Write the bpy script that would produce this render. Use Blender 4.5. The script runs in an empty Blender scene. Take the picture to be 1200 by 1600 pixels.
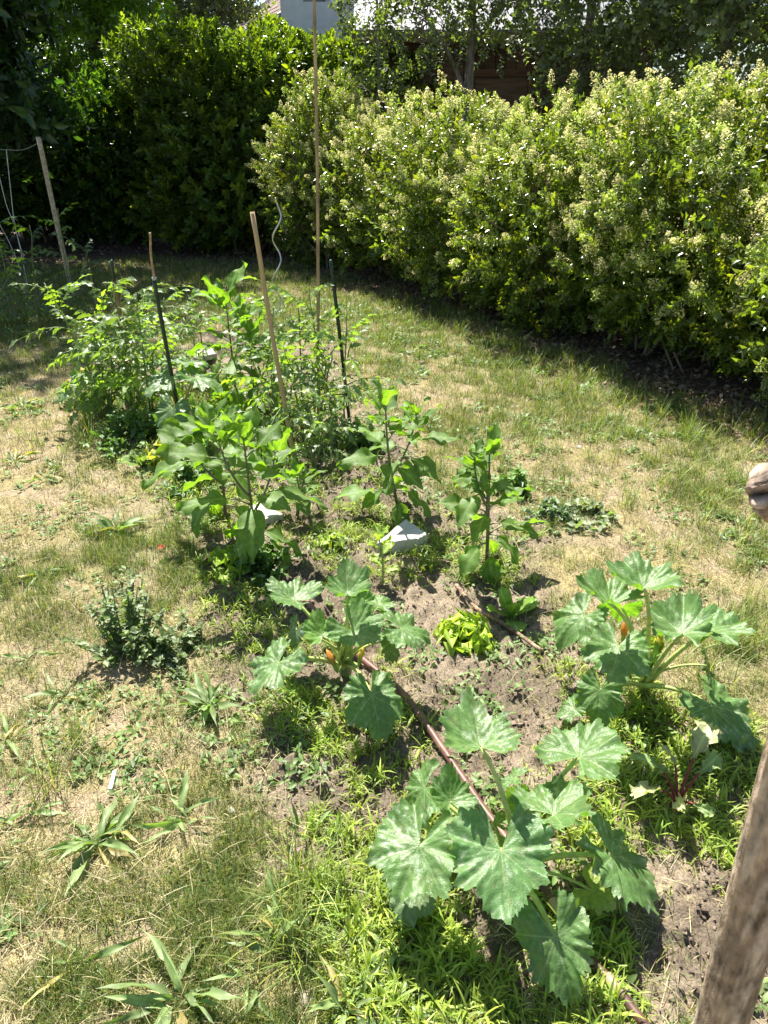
import bpy, math, random
import numpy as np
from mathutils import Vector

SC = bpy.context.scene
COL = SC.collection
rad = math.radians

# ------------------------------------------------------------------ camera
CAM_H, PITCH, FPX = 1.55, rad(27.0), 1164.0
cam = bpy.data.cameras.new("camera")
cam.sensor_fit = 'VERTICAL'
cam.sensor_height = 36.0
cam.lens = 36.0 * FPX / 1600.0
cam.clip_start, cam.clip_end = 0.05, 500.0
cam.dof.use_dof = True
cam.dof.focus_distance = 2.8
cam.dof.aperture_fstop = 24.0
co = bpy.data.objects.new("camera", cam)
co.location = (0, 0, CAM_H)
co.rotation_euler = (rad(90) - PITCH, 0, 0)
COL.objects.link(co)
SC.camera = co

# ------------------------------------------------------------------ sky, sun, exposure
SUN_EL = rad(58.0)
SUN_AZ = math.atan2(-0.36, 0.93)               # measured from +Y towards +X
world = bpy.data.worlds.new("World")
SC.world = world
world.use_nodes = True
nt = world.node_tree
bg = nt.nodes["Background"]
sky = nt.nodes.new("ShaderNodeTexSky")
sky.sky_type = 'NISHITA'
sky.sun_disc = False
sky.sun_elevation = SUN_EL
sky.sun_rotation = SUN_AZ
nt.links.new(sky.outputs[0], bg.inputs[0])
bg.inputs[1].default_value = 0.064
sun = bpy.data.lights.new("sun", 'SUN')
sun.energy = 5.0
sun.angle = rad(0.5)
sun.color = (1.0, 0.95, 0.86)
so = bpy.data.objects.new("sun", sun)
sd = Vector((math.sin(SUN_AZ) * math.cos(SUN_EL), math.cos(SUN_AZ) * math.cos(SUN_EL), math.sin(SUN_EL)))
so.rotation_euler = (-sd).to_track_quat('-Z', 'Y').to_euler()
so.location = (0, 0, 20)
COL.objects.link(so)
SC.view_settings.view_transform = 'Standard'
SC.view_settings.look = 'None'
SC.view_settings.exposure = 1.52
SC.view_settings.gamma = 1.0
SC.cycles.max_bounces = 7
SC.cycles.transparent_max_bounces = 6
SC.cycles.use_denoising = True

# ------------------------------------------------------------------ numbers and noise
RNG = np.random.default_rng(7)
CP, SP = math.cos(PITCH), math.sin(PITCH)


def at(px, py, z=0.0):
    """the point at height z that the photograph shows at pixel px, py"""
    a = (px - 600.0) / FPX
    b = (py - 800.0) / FPX
    dx, dy, dz = a, CP - b * SP, -SP - b * CP
    t = (z - CAM_H) / dz
    return np.array([dx * t, dy * t, z])


def ray(px, py, depth):
    a = (px - 600.0) / FPX
    b = (py - 800.0) / FPX
    return np.array([a, CP - b * SP, -SP - b * CP]) * depth + np.array([0, 0, CAM_H])


def hsh(i, j, s):
    h = (i.astype(np.int64) * 374761393 + j.astype(np.int64) * 668265263 + s * 974634777) & 0xFFFFFFFF
    h = ((h ^ (h >> 13)) * 1274126177) & 0xFFFFFFFF
    h = h ^ (h >> 16)
    return (h & 0xFFFFFF) / float(0xFFFFFF)


def vn(x, y, s=0):
    x = np.asarray(x, float); y = np.asarray(y, float)
    i, j = np.floor(x), np.floor(y)
    u, v = x - i, y - j
    u, v = u * u * (3 - 2 * u), v * v * (3 - 2 * v)
    a, b = hsh(i, j, s), hsh(i + 1, j, s)
    c, d = hsh(i, j + 1, s), hsh(i + 1, j + 1, s)
    return (a * (1 - u) + b * u) * (1 - v) + (c * (1 - u) + d * u) * v


def fbm(x, y, o=4, s=0):
    r, a, t = 0, 1.0, 0
    for k in range(o):
        r = r + a * vn(x * 2 ** k + 17.3 * k, y * 2 ** k - 9.1 * k, s + k)
        t += a
        a *= 0.5
    return r / t


def smooth(a, b, x):
    t = np.clip((x - a) / (b - a), 0, 1)
    return t * t * (3 - 2 * t)


# ------------------------------------------------------------------ mesh building
class MB:
    def __init__(self):
        self.V, self.C, self.F, self.n = [], [], [], 0

    def add(self, V, F, C):
        V = np.asarray(V, float)
        C = np.asarray(C, float)
        if C.ndim == 1:
            C = np.tile(C, (len(V), 1))
        self.V.append(V)
        self.C.append(C)
        for f in (F if isinstance(F, (list, tuple)) else [F]):
            if len(f):
                self.F.append(np.asarray(f, np.int64) + self.n)
        self.n += len(V)

    def scatter(self, T, P, R, S, C):
        """copies of template T = (V, F, tint) at P, turned by R, scaled by S, coloured C"""
        V, F, tint = T
        K, m = len(P), len(V)
        S = np.asarray(S, float)
        S = S[:, None, None] if S.ndim == 1 else S[:, None, :]
        W = np.einsum('kij,kmj->kmi', R, V[None] * S) + P[:, None, :]
        Cc = np.asarray(C, float)[:, None, :] * tint[None]
        Fs = []
        for f in (F if isinstance(F, (list, tuple)) else [F]):
            off = (np.arange(K) * m)[:, None, None]
            Fs.append((f[None] + off).reshape(-1, f.shape[1]))
        self.add(W.reshape(-1, 3), Fs, Cc.reshape(-1, 3))

    def build(self, name, mat, parent=None, loc=None, smooth_shade=True):
        V = np.concatenate(self.V)
        C = np.concatenate(self.C)
        o = np.array(loc if loc is not None else (parent.location if parent is not None else (0, 0, 0)), float)
        if parent is not None and parent.parent is not None:
            o = np.array(parent["root_at"], float)
        V = V - o
        me = bpy.data.meshes.new(name)
        loops = np.concatenate([f.ravel() for f in self.F])
        tot = np.concatenate([np.full(len(f), f.shape[1]) for f in self.F])
        me.vertices.add(len(V))
        me.vertices.foreach_set("co", V.astype(np.float32).ravel())
        me.loops.add(len(loops))
        me.loops.foreach_set("vertex_index", loops.astype(np.int32))
        me.polygons.add(len(tot))
        st = np.concatenate([[0], np.cumsum(tot)[:-1]])
        me.polygons.foreach_set("loop_start", st.astype(np.int32))
        me.polygons.foreach_set("loop_total", tot.astype(np.int32))
        me.polygons.foreach_set("use_smooth", np.full(len(tot), smooth_shade))
        ca = me.color_attributes.new("Col", 'FLOAT_COLOR', 'POINT')
        ca.data.foreach_set("color", np.concatenate([np.clip(C, 0, 1), np.ones((len(C), 1))], 1).astype(np.float32).ravel())
        me.materials.append(mat)
        me.update(calc_edges=True)
        me.validate()
        ob = bpy.data.objects.new(name, me)
        COL.objects.link(ob)
        if parent is not None:
            ob.parent = parent
            ob["root_at"] = [float(q) for q in o]
        else:
            ob.location = o
        return ob


def norm(v):
    v = np.asarray(v, float)
    return v / np.maximum(np.linalg.norm(v, axis=-1, keepdims=True), 1e-9)


def basis(t, nh):
    """columns x, t, n: a frame whose Y axis is t and whose Z axis is near nh"""
    t = norm(t)
    x = norm(np.cross(t, nh))
    n = np.cross(x, t)
    return np.stack([x, t, n], axis=-1)


def tube(P, r, sides=6, cap=True):
    P = np.asarray(P, float)
    n = len(P)
    r = np.broadcast_to(np.asarray(r, float), (n,))
    T = norm(np.gradient(P, axis=0))
    ref = np.array([0.31, 0.17, 0.93]) if abs(T[0] @ np.array([0.3, 0.17, 0.93])) < 0.9 else np.array([1.0, 0.1, 0])
    A = norm(np.cross(T, ref))
    B = np.cross(T, A)
    a = np.linspace(0, 2 * np.pi, sides, endpoint=False)
    V = (P[:, None] + r[:, None, None] * (np.cos(a)[None, :, None] * A[:, None] + np.sin(a)[None, :, None] * B[:, None])).reshape(-1, 3)
    i = np.arange(n - 1)[:, None] * sides
    j = np.arange(sides)[None]
    k = (j + 1) % sides
    F = np.stack([i + j, i + k, i + sides + k, i + sides + j], -1).reshape(-1, 4)
    Fs = [F]
    if cap:
        Fs.append(np.arange(sides)[::-1].reshape(1, -1))
        Fs.append(((n - 1) * sides + np.arange(sides)).reshape(1, -1))
    return V, Fs


def curve(p0, p1, p2, n=10):
    t = np.linspace(0, 1, n)[:, None]
    return (1 - t) ** 2 * np.asarray(p0) + 2 * t * (1 - t) * np.asarray(p1) + t * t * np.asarray(p2)


def spline(pts, n=8):
    P = np.asarray(pts, float)
    Q = np.vstack([2 * P[0] - P[1], P, 2 * P[-1] - P[-2]])
    out = []
    for i in range(1, len(Q) - 2):
        t = np.linspace(0, 1, n, endpoint=False)[:, None]
        a, b, c, d = Q[i - 1], Q[i], Q[i + 1], Q[i + 2]
        out.append(0.5 * (2 * b + (c - a) * t + (2 * a - 5 * b + 4 * c - d) * t ** 2 + (3 * b - a - 3 * c + d) * t ** 3))
    out.append(P[-1:])
    return np.vstack(out)


def leaf_tpl(prof, nu=4, W=0.5, fold=0.25, curl=-0.15, wave=0.0, nv=2, seed=0, mid=1.15, start=0.0, teeth=0.0):
    """a leaf of length 1 along +Y, facing +Z; prof gives the half width along it"""
    r = np.random.default_rng(seed)
    u = np.linspace(start, 1, nu + 1)
    w = np.interp(u, np.linspace(0, 1, len(prof)), prof) * W
    if teeth:
        w = w * (1 + teeth * np.where(np.arange(nu + 1) % 2 == 0, 1, -1))
    v = np.linspace(-1, 1, nv + 1)
    U, Vv = np.meshgrid(u, v, indexing='ij')
    X = Vv * w[:, None] / 2
    Y = U.copy()
    ph = r.uniform(0, 6.28, 4)
    Z = fold * np.abs(X) + curl * U ** 2 + wave * np.abs(Vv) ** 1.5 * (np.sin(U * 11 + ph[0] + (Vv > 0) * 2.1) + 0.5 * np.sin(U * 19 + ph[1])) * np.sin(np.pi * np.clip(U, 0, 1))
    P = np.stack([X, Y, Z], -1).reshape(-1, 3)
    idx = np.arange((nu + 1) * (nv + 1)).reshape(nu + 1, nv + 1)
    F = np.stack([idx[:-1, :-1], idx[:-1, 1:], idx[1:, 1:], idx[1:, :-1]], -1).reshape(-1, 4)
    tint = np.where(np.abs(Vv) < 0.05, mid, 1.0).reshape(-1, 1) * np.ones((1, 3))
    return P, F, tint


OVATE = [0.06, 0.62, 0.95, 1.0, 0.9, 0.68, 0.36, 0.02]
LANCE = [0.10, 0.45, 0.8, 1.0, 0.97, 0.8, 0.5, 0.02]
OBOV = [0.08, 0.3, 0.55, 0.8, 0.97, 1.0, 0.8, 0.25]


def join_tpl(parts):
    V, F, T, n = [], [], [], 0
    for (P, Fs, tint) in parts:
        V.append(P); T.append(tint); F.append(Fs + n); n += len(P)
    return np.vstack(V), np.vstack(F), np.vstack(T)


def shoot_tpl(leaf, n_nodes, length, leaf_len, spread, seed, per=2, jitter=0.3, stem=0.0015):
    """a leafy twig along +Y, its leaves in pairs"""
    r = np.random.default_rng(seed)
    parts = []
    for i in range(n_nodes):
        y = length * (i + 0.4) / n_nodes
        for s in range(per):
            a = s * 2 * np.pi / per + (i % 2) * np.pi / 2 + r.normal(0, jitter)
            sp = spread * (1.15 - 0.6 * i / n_nodes) + r.normal(0, 0.15)
            out = np.array([np.cos(a), 0, np.sin(a)])
            t = out * np.sin(sp) + np.array([0, 1, 0]) * np.cos(sp)
            nh = np.array([0, 1, 0]) * np.sin(sp) - out * np.cos(sp) + r.normal(0, 0.25, 3)
            R = basis(t, nh)
            L = leaf_len * r.uniform(0.7, 1.15)
            P = leaf[0] * L @ R.T + np.array([0, y, 0])
            parts.append((P, leaf[1], leaf[2] * r.uniform(0.8, 1.2)))
    if stem:
        V, Fs = tube([[0, 0, 0], [0, length, 0]], [stem, stem * 0.6], 3, cap=False)
        parts.append((V, Fs[0], np.tile([[1.3, 0.9, 0.8]], (len(V), 1))))
    return join_tpl(parts)


# ------------------------------------------------------------------ materials
def new_mat(name):
    m = bpy.data.materials.new(name)
    m.use_nodes = True
    n = m.node_tree
    n.nodes.clear()
    out = n.nodes.new("ShaderNodeOutputMaterial")
    return m, n, out


def leaf_mat(name, rough=0.45, trans=0.35, tcol=(1.5, 1.6, 0.5), noise=40.0, amount=0.35, spec=0.5, bump=0.0):
    m, n, out = new_mat(name)
    L = n.links.new
    at_ = n.nodes.new("ShaderNodeAttribute"); at_.attribute_name = "Col"
    tc = n.nodes.new("ShaderNodeTexCoord")
    nz = n.nodes.new("ShaderNodeTexNoise"); nz.inputs["Scale"].default_value = noise; nz.inputs["Detail"].default_value = 4
    L(tc.outputs["Object"], nz.inputs["Vector"])
    mr = n.nodes.new("ShaderNodeMapRange")
    mr.inputs[1].default_value = 0.3; mr.inputs[2].default_value = 0.7
    mr.inputs[3].default_value = 1 - amount; mr.inputs[4].default_value = 1 + amount
    L(nz.outputs[0], mr.inputs[0])
    mul = n.nodes.new("ShaderNodeVectorMath"); mul.operation = 'SCALE'
    L(at_.outputs["Color"], mul.inputs[0]); L(mr.outputs[0], mul.inputs["Scale"])
    p = n.nodes.new("ShaderNodeBsdfPrincipled")
    L(mul.outputs[0], p.inputs["Base Color"])
    p.inputs["Roughness"].default_value = rough
    p.inputs["Specular IOR Level"].default_value = spec
    t = n.nodes.new("ShaderNodeBsdfTranslucent")
    m2 = n.nodes.new("ShaderNodeVectorMath"); m2.operation = 'MULTIPLY'
    m2.inputs[1].default_value = tcol
    L(mul.outputs[0], m2.inputs[0]); L(m2.outputs[0], t.inputs["Color"])
    mx = n.nodes.new("ShaderNodeMixShader"); mx.inputs[0].default_value = trans
    L(p.outputs[0], mx.inputs[1]); L(t.outputs[0], mx.inputs[2])
    if bump:
        b = n.nodes.new("ShaderNodeBump"); b.inputs["Strength"].default_value = bump; b.inputs["Distance"].default_value = 0.004
        n2 = n.nodes.new("ShaderNodeTexNoise"); n2.inputs["Scale"].default_value = noise * 3; n2.inputs["Detail"].default_value = 3
        L(tc.outputs["Object"], n2.inputs["Vector"]); L(n2.outputs[0], b.inputs["Height"])
        L(b.outputs[0], p.inputs["Normal"])
    L(mx.outputs[0], out.inputs[0])
    return m


def solid_mat(name, rough=0.8, scale=(40, 40, 40), amount=0.3, bump=0.3, dist=0.003, spec=0.3, metal=0.0, detail=6.0):
    """vertex colour times an object-space noise (stretched by scale), with bump"""
    m, n, out = new_mat(name)
    L = n.links.new
    a = n.nodes.new("ShaderNodeAttribute"); a.attribute_name = "Col"
    tc = n.nodes.new("ShaderNodeTexCoord")
    mp = n.nodes.new("ShaderNodeMapping"); mp.inputs["Scale"].default_value = scale
    nz = n.nodes.new("ShaderNodeTexNoise"); nz.inputs["Scale"].default_value = 1.0; nz.inputs["Detail"].default_value = detail
    L(tc.outputs["Object"], mp.inputs[0]); L(mp.outputs[0], nz.inputs["Vector"])
    mr = n.nodes.new("ShaderNodeMapRange")
    mr.inputs[1].default_value = 0.3; mr.inputs[2].default_value = 0.7
    mr.inputs[3].default_value = 1 - amount; mr.inputs[4].default_value = 1 + amount
    L(nz.outputs[0], mr.inputs[0])
    mul = n.nodes.new("ShaderNodeVectorMath"); mul.operation = 'SCALE'
    L(a.outputs["Color"], mul.inputs[0]); L(mr.outputs[0], mul.inputs["Scale"])
    p = n.nodes.new("ShaderNodeBsdfPrincipled")
    L(mul.outputs[0], p.inputs["Base Color"])
    p.inputs["Roughness"].default_value = rough
    p.inputs["Specular IOR Level"].default_value = spec
    p.inputs["Metallic"].default_value = metal
    if bump:
        b = n.nodes.new("ShaderNodeBump"); b.inputs["Strength"].default_value = bump; b.inputs["Distance"].default_value = dist
        L(nz.outputs[0], b.inputs["Height"]); L(b.outputs[0], p.inputs["Normal"])
    L(p.outputs[0], out.inputs[0])
    return m


M_GROUND = solid_mat("earth and thatch", 0.95, (160, 160, 160), 0.45, 0.7, 0.006, 0.1, detail=8)
M_CLOD = solid_mat("crumbly soil", 0.95, (220, 220, 220), 0.35, 0.6, 0.004, 0.1)
M_BLADE = leaf_mat("grass blades", 0.5, 0.35, (1.45, 1.5, 0.5), 12, 0.15, 0.4)
M_STRAW = leaf_mat("dry straw", 0.7, 0.25, (1.1, 1.05, 0.8), 12, 0.15, 0.25)
M_SQUASH = leaf_mat("squash leaf", 0.42, 0.32, (2.0, 2.4, 0.25), 90, 0.16, 0.5, 0.35)
M_EGG = leaf_mat("aubergine leaf", 0.5, 0.42, (2.0, 2.3, 0.3), 60, 0.2, 0.25, 0.3)
M_TOM = leaf_mat("tomato leaf", 0.42, 0.38, (2.0, 2.3, 0.35), 60, 0.2, 0.4)
M_LETT = leaf_mat("lettuce leaf", 0.45, 0.4, (1.3, 1.4, 0.4), 60, 0.15, 0.4)
M_WEED = leaf_mat("weed leaf", 0.5, 0.33, (1.4, 1.7, 0.4), 60, 0.2, 0.45)
M_PRIVET = leaf_mat("privet leaf", 0.25, 0.42, (2.1, 2.0, 0.4), 25, 0.25, 0.6)
M_EVER = leaf_mat("evergreen leaf", 0.27, 0.46, (2.3, 2.2, 0.3), 25, 0.25, 0.4)
M_TREE = leaf_mat("tree leaf", 0.26, 0.38, (1.6, 2.0, 0.3), 10, 0.25, 0.5)
M_BLOOM = leaf_mat("privet blossom", 0.7, 0.5, (1.05, 1.0, 0.8), 30, 0.15, 0.2)
M_STEM = solid_mat("green stem", 0.5, (60, 60, 60), 0.25, 0.15, 0.002, 0.4)
M_BARK = solid_mat("bark", 0.9, (30, 30, 9), 0.45, 0.8, 0.01, 0.2)
M_CANE = solid_mat("bamboo cane", 0.5, (300, 300, 14), 0.22, 0.15, 0.001, 0.4)
M_OLDWOOD = solid_mat("weathered wood", 0.85, (95, 95, 38), 0.6, 0.9, 0.006, 0.2, detail=10)
M_GREENPLASTIC = solid_mat("dark green coated steel", 0.35, (40, 40, 300), 0.25, 0.3, 0.001, 0.5)
M_STEEL = solid_mat("galvanised steel", 0.4, (30, 30, 30), 0.15, 0.0, 0.001, 0.5, metal=0.6)
M_STONE = solid_mat("pale marble", 0.75, (22, 22, 40), 0.12, 0.35, 0.003, 0.3, detail=10)
M_PIPE = solid_mat("brown pipe", 0.5, (25, 25, 25), 0.35, 0.25, 0.002, 0.5)
M_STRING = solid_mat("string", 0.8, (90, 90, 90), 0.2, 0.0)
M_PLASTER = solid_mat("white render", 0.85, (6, 6, 6), 0.1, 0.2, 0.004, 0.2)
M_WOODWALL = solid_mat("brown boards", 0.8, (3, 3, 25), 0.4, 0.4, 0.004, 0.2)
M_PAINT = solid_mat("white paint", 0.5, (5, 5, 5), 0.08, 0.0)
M_GLASS = solid_mat("dark window glass", 0.1, (3, 3, 3), 0.2, 0.0, spec=0.6)
M_TILE = solid_mat("roof tiles", 0.75, (14, 14, 14), 0.3, 0.4, 0.01, 0.3)
M_SLATE = solid_mat("grey sheet roof", 0.6, (4, 4, 4), 0.2, 0.1, 0.004, 0.5)


# ------------------------------------------------------------------ things
def tag(o, label, cat, group=None, kind=None):
    o["label"] = label
    o["category"] = cat
    if group:
        o["group"] = group
    o["kind"] = kind or "thing"
    return o


def thing(name, label, cat, loc, group=None):
    o = bpy.data.objects.new(name, None)
    o.empty_display_size = 0.1
    COL.objects.link(o)
    o.location = loc
    return tag(o, label, cat, group)


def structure(o, label=None):
    o["kind"] = "structure"
    if label:
        o["label"] = label
    return o


# ------------------------------------------------------------------ ground: where the bed, the lawn and the mulch lie
BED = np.array([at(*p)[:2] for p in [
    (120, 610), (200, 560), (330, 520), (520, 540), (585, 650), (690, 745), (860, 850), (905, 960), (1060, 1120),
    (1240, 1190), (1330, 1420), (1330, 1640), (600, 1640), (520, 1420), (425, 1270), (400, 1100), (320, 960), (300, 860),
    (215, 720)]])
HEDGE_LINE = np.array([(-1.3, 10.6), (-0.35, 9.1), (0.45, 7.55), (1.15, 5.95), (1.95, 4.62), (2.3, 4.1), (3.4, 2.6)])


def poly_sd(P, x, y):
    """signed distance to a polygon, negative inside"""
    d = np.full(x.shape, 1e9)
    ins = np.zeros(x.shape, bool)
    n = len(P)
    for i in range(n):
        a, b = P[i], P[(i + 1) % n]
        e = b - a
        wx, wy = x - a[0], y - a[1]
        t = np.clip((wx * e[0] + wy * e[1]) / (e @ e), 0, 1)
        d = np.minimum(d, (wx - e[0] * t) ** 2 + (wy - e[1] * t) ** 2)
        c = ((a[1] > y) != (b[1] > y)) & (x < (b[0] - a[0]) * (y - a[1]) / (b[1] - a[1] + 1e-12) + a[0])
        ins ^= c
    d = np.sqrt(d)
    return np.where(ins, -d, d)


def bed_mask(x, y):
    d = poly_sd(BED, x, y) + (fbm(x * 3.1, y * 3.1, 3, 5) - 0.5) * 0.35
    return 1 - smooth(-0.10, 0.12, d)


def mulch_mask(x, y):
    """bare leaf-strewn soil under the hedge (right of the hedge line) and along the back"""
    hx = np.interp(y, HEDGE_LINE[::-1, 1], HEDGE_LINE[::-1, 0])
    d = x - hx + (fbm(x * 2.2, y * 2.2, 3, 11) - 0.5) * 0.7
    m = smooth(-0.05, 0.25, d)
    b = smooth(9.7, 11.2, y + (fbm(x * 1.5, y * 1.5, 3, 15) - 0.5) * 1.2)
    return np.maximum(m, b)


def blobs(x, y, L):
    r = np.zeros(x.shape)
    for (px, py, s, a) in L:
        p = at(px, py)
        r = r + a * np.exp(-((x - p[0]) ** 2 + (y - p[1]) ** 2) / (s * s))
    return r


WEEDS = [(1100, 1190, .30, 1.3), (1010, 1140, .22, 1.0), (1150, 1260, .25, 1.1), (940, 1290, .16, .7), (700, 880, .22, 1.0),
         (640, 880, .16, .7), (800, 900, .14, .7), (640, 1480, .14, 1.3), (700, 1560, .14, 1.3), (590, 1560, .11, .8), (470, 1140, .18, 1.0),
         (560, 1170, .14, .9), (360, 930, .22, 1.0), (420, 1010, .16, .9), (530, 1290, .13, .8), (460, 1320, .09, .5),
         (560, 1400, .12, .7), (690, 1370, .10, .6), (930, 1330, .12, .8), (900, 1480, .12, .8), (960, 1440, .12, .7), (880, 1590, .12, .9),
         (1010, 1530, .14, .7), (310, 790, .30, .8), (400, 790, .25, .6), (260, 760, .30, .8), (240, 690, .35, .9), (330, 700, .4, .6),
         (560, 790, .2, .6), (480, 720, .3, .6), (580, 840, .12, .6), (520, 850, .14, .8), (860, 1060, .15, .6), (690, 1130, .12, .5),
         (620, 1050, .1, .5), (920, 1000, .12, .4), (200, 640, .5, .9), (350, 620, .5, .6), (450, 620, .5, .7), (740, 760, .2, .3),
         (1180, 1350, .15, .8), (640, 1200, .12, .6), (600, 1340, .10, .7), (820, 1200, .12, .3)]
BARE = [(660, 950, .22, 1.2), (760, 1080, .24, 1.3), (760, 1170, .14, 1.0), (480, 945, .16, 1.1), (800, 1490, .11, 1.6), (1080, 1370, .16, 1.3),
        (1080, 1440, .16, 1.0), (430, 1230, .14, 1.0), (860, 930, .2, 1.0), (560, 1060, .10, .7), (900, 1400, .08, .6), (1000, 1480, .1, .8),
        (650, 1180, .1, .9), (820, 1360, .12, .8), (730, 1020, .18, .9), (1160, 1560, .2, 1.0), (660, 720, .15, .4), (640, 790, .12, .8)]
GREEN = [(270, 830, .35, .8), (300, 720, .5, .5), (700, 500, .9, .45), (800, 560, .7, .5), (950, 620, .5, .5), (640, 480, .9, .4), (250, 440, 1.6, .8),
         (860, 640, .4, .3), (500, 470, 1.0, .3), (60, 900, .3, .4), (60, 1100, .2, .3), (130, 1500, .2, .35), (480, 1450, .2, .5), (40, 520, 1.2, .9),
         (330, 1330, .2, .2), (250, 960, .25, .3), (1170, 1010, .2, .6), (1130, 820, .3, .4), (870, 790, .3, .4), (350, 1450, .2, .3), (1050, 680, .4, .4)]
DRYB = [(900, 840, .5, .5), (1050, 880, .3, .6), (120, 800, .6, .5), (200, 1120, .35, .6), (200, 1400, .2, .5), (60, 640, .8, .5), (100, 1300, .3, .4), (620, 600, .6, .3),
        (190, 730, .25, .8), (1000, 790, .4, .3), (60, 560, 1.0, .5), (300, 1180, .2, .4)]


def weed_density(x, y):
    return np.clip(bed_mask(x, y) * (0.34 + blobs(x, y, WEEDS) - 0.75 * blobs(x, y, BARE) + 2.4 * (fbm(x * 9, y * 9, 3, 31) - 0.53)), 0, 1.2)


def greenness(x, y):
    return np.clip(0.29 + blobs(x, y, GREEN) - 0.6 * blobs(x, y, DRYB) + 1.3 * (fbm(x * 2.6, y * 2.6, 4, 41) - 0.5), 0.02, 1)


def hgt(x, y):
    x = np.asarray(x, float); y = np.asarray(y, float)
    b = bed_mask(x, y)
    h = 0.03 * (fbm(x * 1.1, y * 1.1, 3, 51) - 0.5) + 0.014 * (fbm(x * 7, y * 7, 3, 52) - 0.5)
    cl = np.abs(fbm(x * 16, y * 16, 4, 53) - 0.5) * 2
    h = h + b * (0.035 * (fbm(x * 5, y * 5, 4, 54) - 0.5) + 0.040 * (0.35 - cl) + 0.022 * (0.4 - np.abs(fbm(x * 34, y * 34, 2, 56) - 0.5) * 2) + 0.018 * (vn(x * 62, y * 62, 55) - 0.5))
    fade = 1 - smooth(14, 18, np.hypot(x, y - 4))
    return h * fade


def axis(lo, a, b, hi, fine, coarse_n):
    m = np.arange(a, b, fine)
    k = np.linspace(0, 1, coarse_n + 1)[1:]
    return np.concatenate([(a - (a - lo) * k ** 2.6)[::-1], m, b + (hi - b) * k ** 2.6])


def build_ground():
    xs = axis(-90, -1.7, 2.1, 90, 0.0115, 120)
    ys = []
    y = 0.35
    while y < 14:
        ys.append(y); y += 0.0105 * max(1.0, (y / 1.6) ** 1.35)
    ys = np.concatenate([-60 + 60.3 * np.linspace(0, 1, 18) ** .5, ys, 14 + 120 * np.linspace(0.02, 1, 26) ** 2.5])
    X, Y = np.meshgrid(xs, ys, indexing='ij')
    x, y = X.ravel(), Y.ravel()
    z = hgt(x, y)
    b, mu, g = bed_mask(x, y), mulch_mask(x, y), greenness(x, y)
    n1 = fbm(x * 9, y * 9, 4, 61)[:, None]
    n2 = fbm(x * 40, y * 40, 3, 62)[:, None]
    soil = np.array([0.165, 0.132, 0.096]) * (0.70 + 0.6 * n2) * (.78 + .44 * smooth(.4, .62, fbm(x * 4, y * 4, 3, 63)))[:, None]
    straw = np.array([0.25, 0.205, 0.105]) * (0.5 + 0.9 * n2)
    pinkdry = np.array([0.29, 0.225, 0.155]) * (0.7 + 0.5 * n2)
    th = straw * smooth(.35, .6, n1) + pinkdry * (1 - smooth(.35, .6, n1))
    green = np.array([0.13, 0.14, 0.05])
    th = th * (1 - 0.55 * g[:, None]) + green * 0.55 * g[:, None]
    mul = np.array([0.115, 0.085, 0.065]) * (0.6 + 0.8 * n2)
    c = th * (1 - b[:, None]) + soil * b[:, None]
    c = c * (1 - mu[:, None]) + mul * mu[:, None]
    nx, ny = len(xs), len(ys)
    idx = np.arange(nx * ny).reshape(nx, ny)
    F = np.stack([idx[:-1, :-1], idx[1:, :-1], idx[1:, 1:], idx[:-1, 1:]], -1).reshape(-1, 4)
    m = MB()
    m.add(np.stack([x, y, z], -1), F, c)
    structure(m.build("ground", M_GROUND), "dry lawn with a dug vegetable bed")


build_ground()


def blades(m, x, y, az, length, width, lean, bend, col, nseg=2, z=None, tipc=None):
    """curved tapering blades of grass standing at x, y"""
    K = len(x)
    s = np.linspace(0, 1, nseg + 1)
    d = np.stack([np.cos(az), np.sin(az), np.zeros(K)], -1)
    sid = np.stack([-np.sin(az), np.cos(az), np.zeros(K)], -1)
    P = np.stack([x, y, (hgt(x, y) - 0.003) if z is None else z], -1)
    rows = []
    cur = P.copy()
    for i in range(nseg + 1):
        if i:
            a = lean + bend * (s[i] + s[i - 1]) / 2
            cur = cur + (length / nseg)[:, None] * (d * np.sin(a)[:, None] + np.array([0, 0, 1.0]) * np.cos(a)[:, None])
        w = width * (0.75 + 0.6 * s[i] - 1.2 * s[i] ** 2)
        if i < nseg:
            rows += [cur - sid * (w / 2)[:, None], cur + sid * (w / 2)[:, None]]
        else:
            rows.append(cur)
    V = np.stack(rows, 1)
    n = V.shape[1]
    V = V.reshape(-1, 3)
    off = (np.arange(K) * n)[:, None]
    Fq = [off + np.array([2 * i, 2 * i + 1, 2 * i + 3, 2 * i + 2]) for i in range(nseg - 1)]
    Fs = ([np.concatenate(Fq)] if Fq else []) + [off + np.array([2 * nseg - 2, 2 * nseg - 1, 2 * nseg])]
    C = np.repeat(col[:, None, :], n, 1)
    if tipc is not None:
        C[:, -1] = tipc
    m.add(V, Fs, C.reshape(-1, 3))


def fan(n, r0, r1, half=0.66, p=1.0, seed=0):
    """points on the ground spread out in front of the camera, thinning with distance"""
    r = np.random.default_rng(seed)
    u = r.random(n)
    rr = (r0 ** p + u * (r1 ** p - r0 ** p)) ** (1 / p)
    a = r.uniform(-half, half, n)
    return rr * np.sin(a), rr * np.cos(a)


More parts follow.
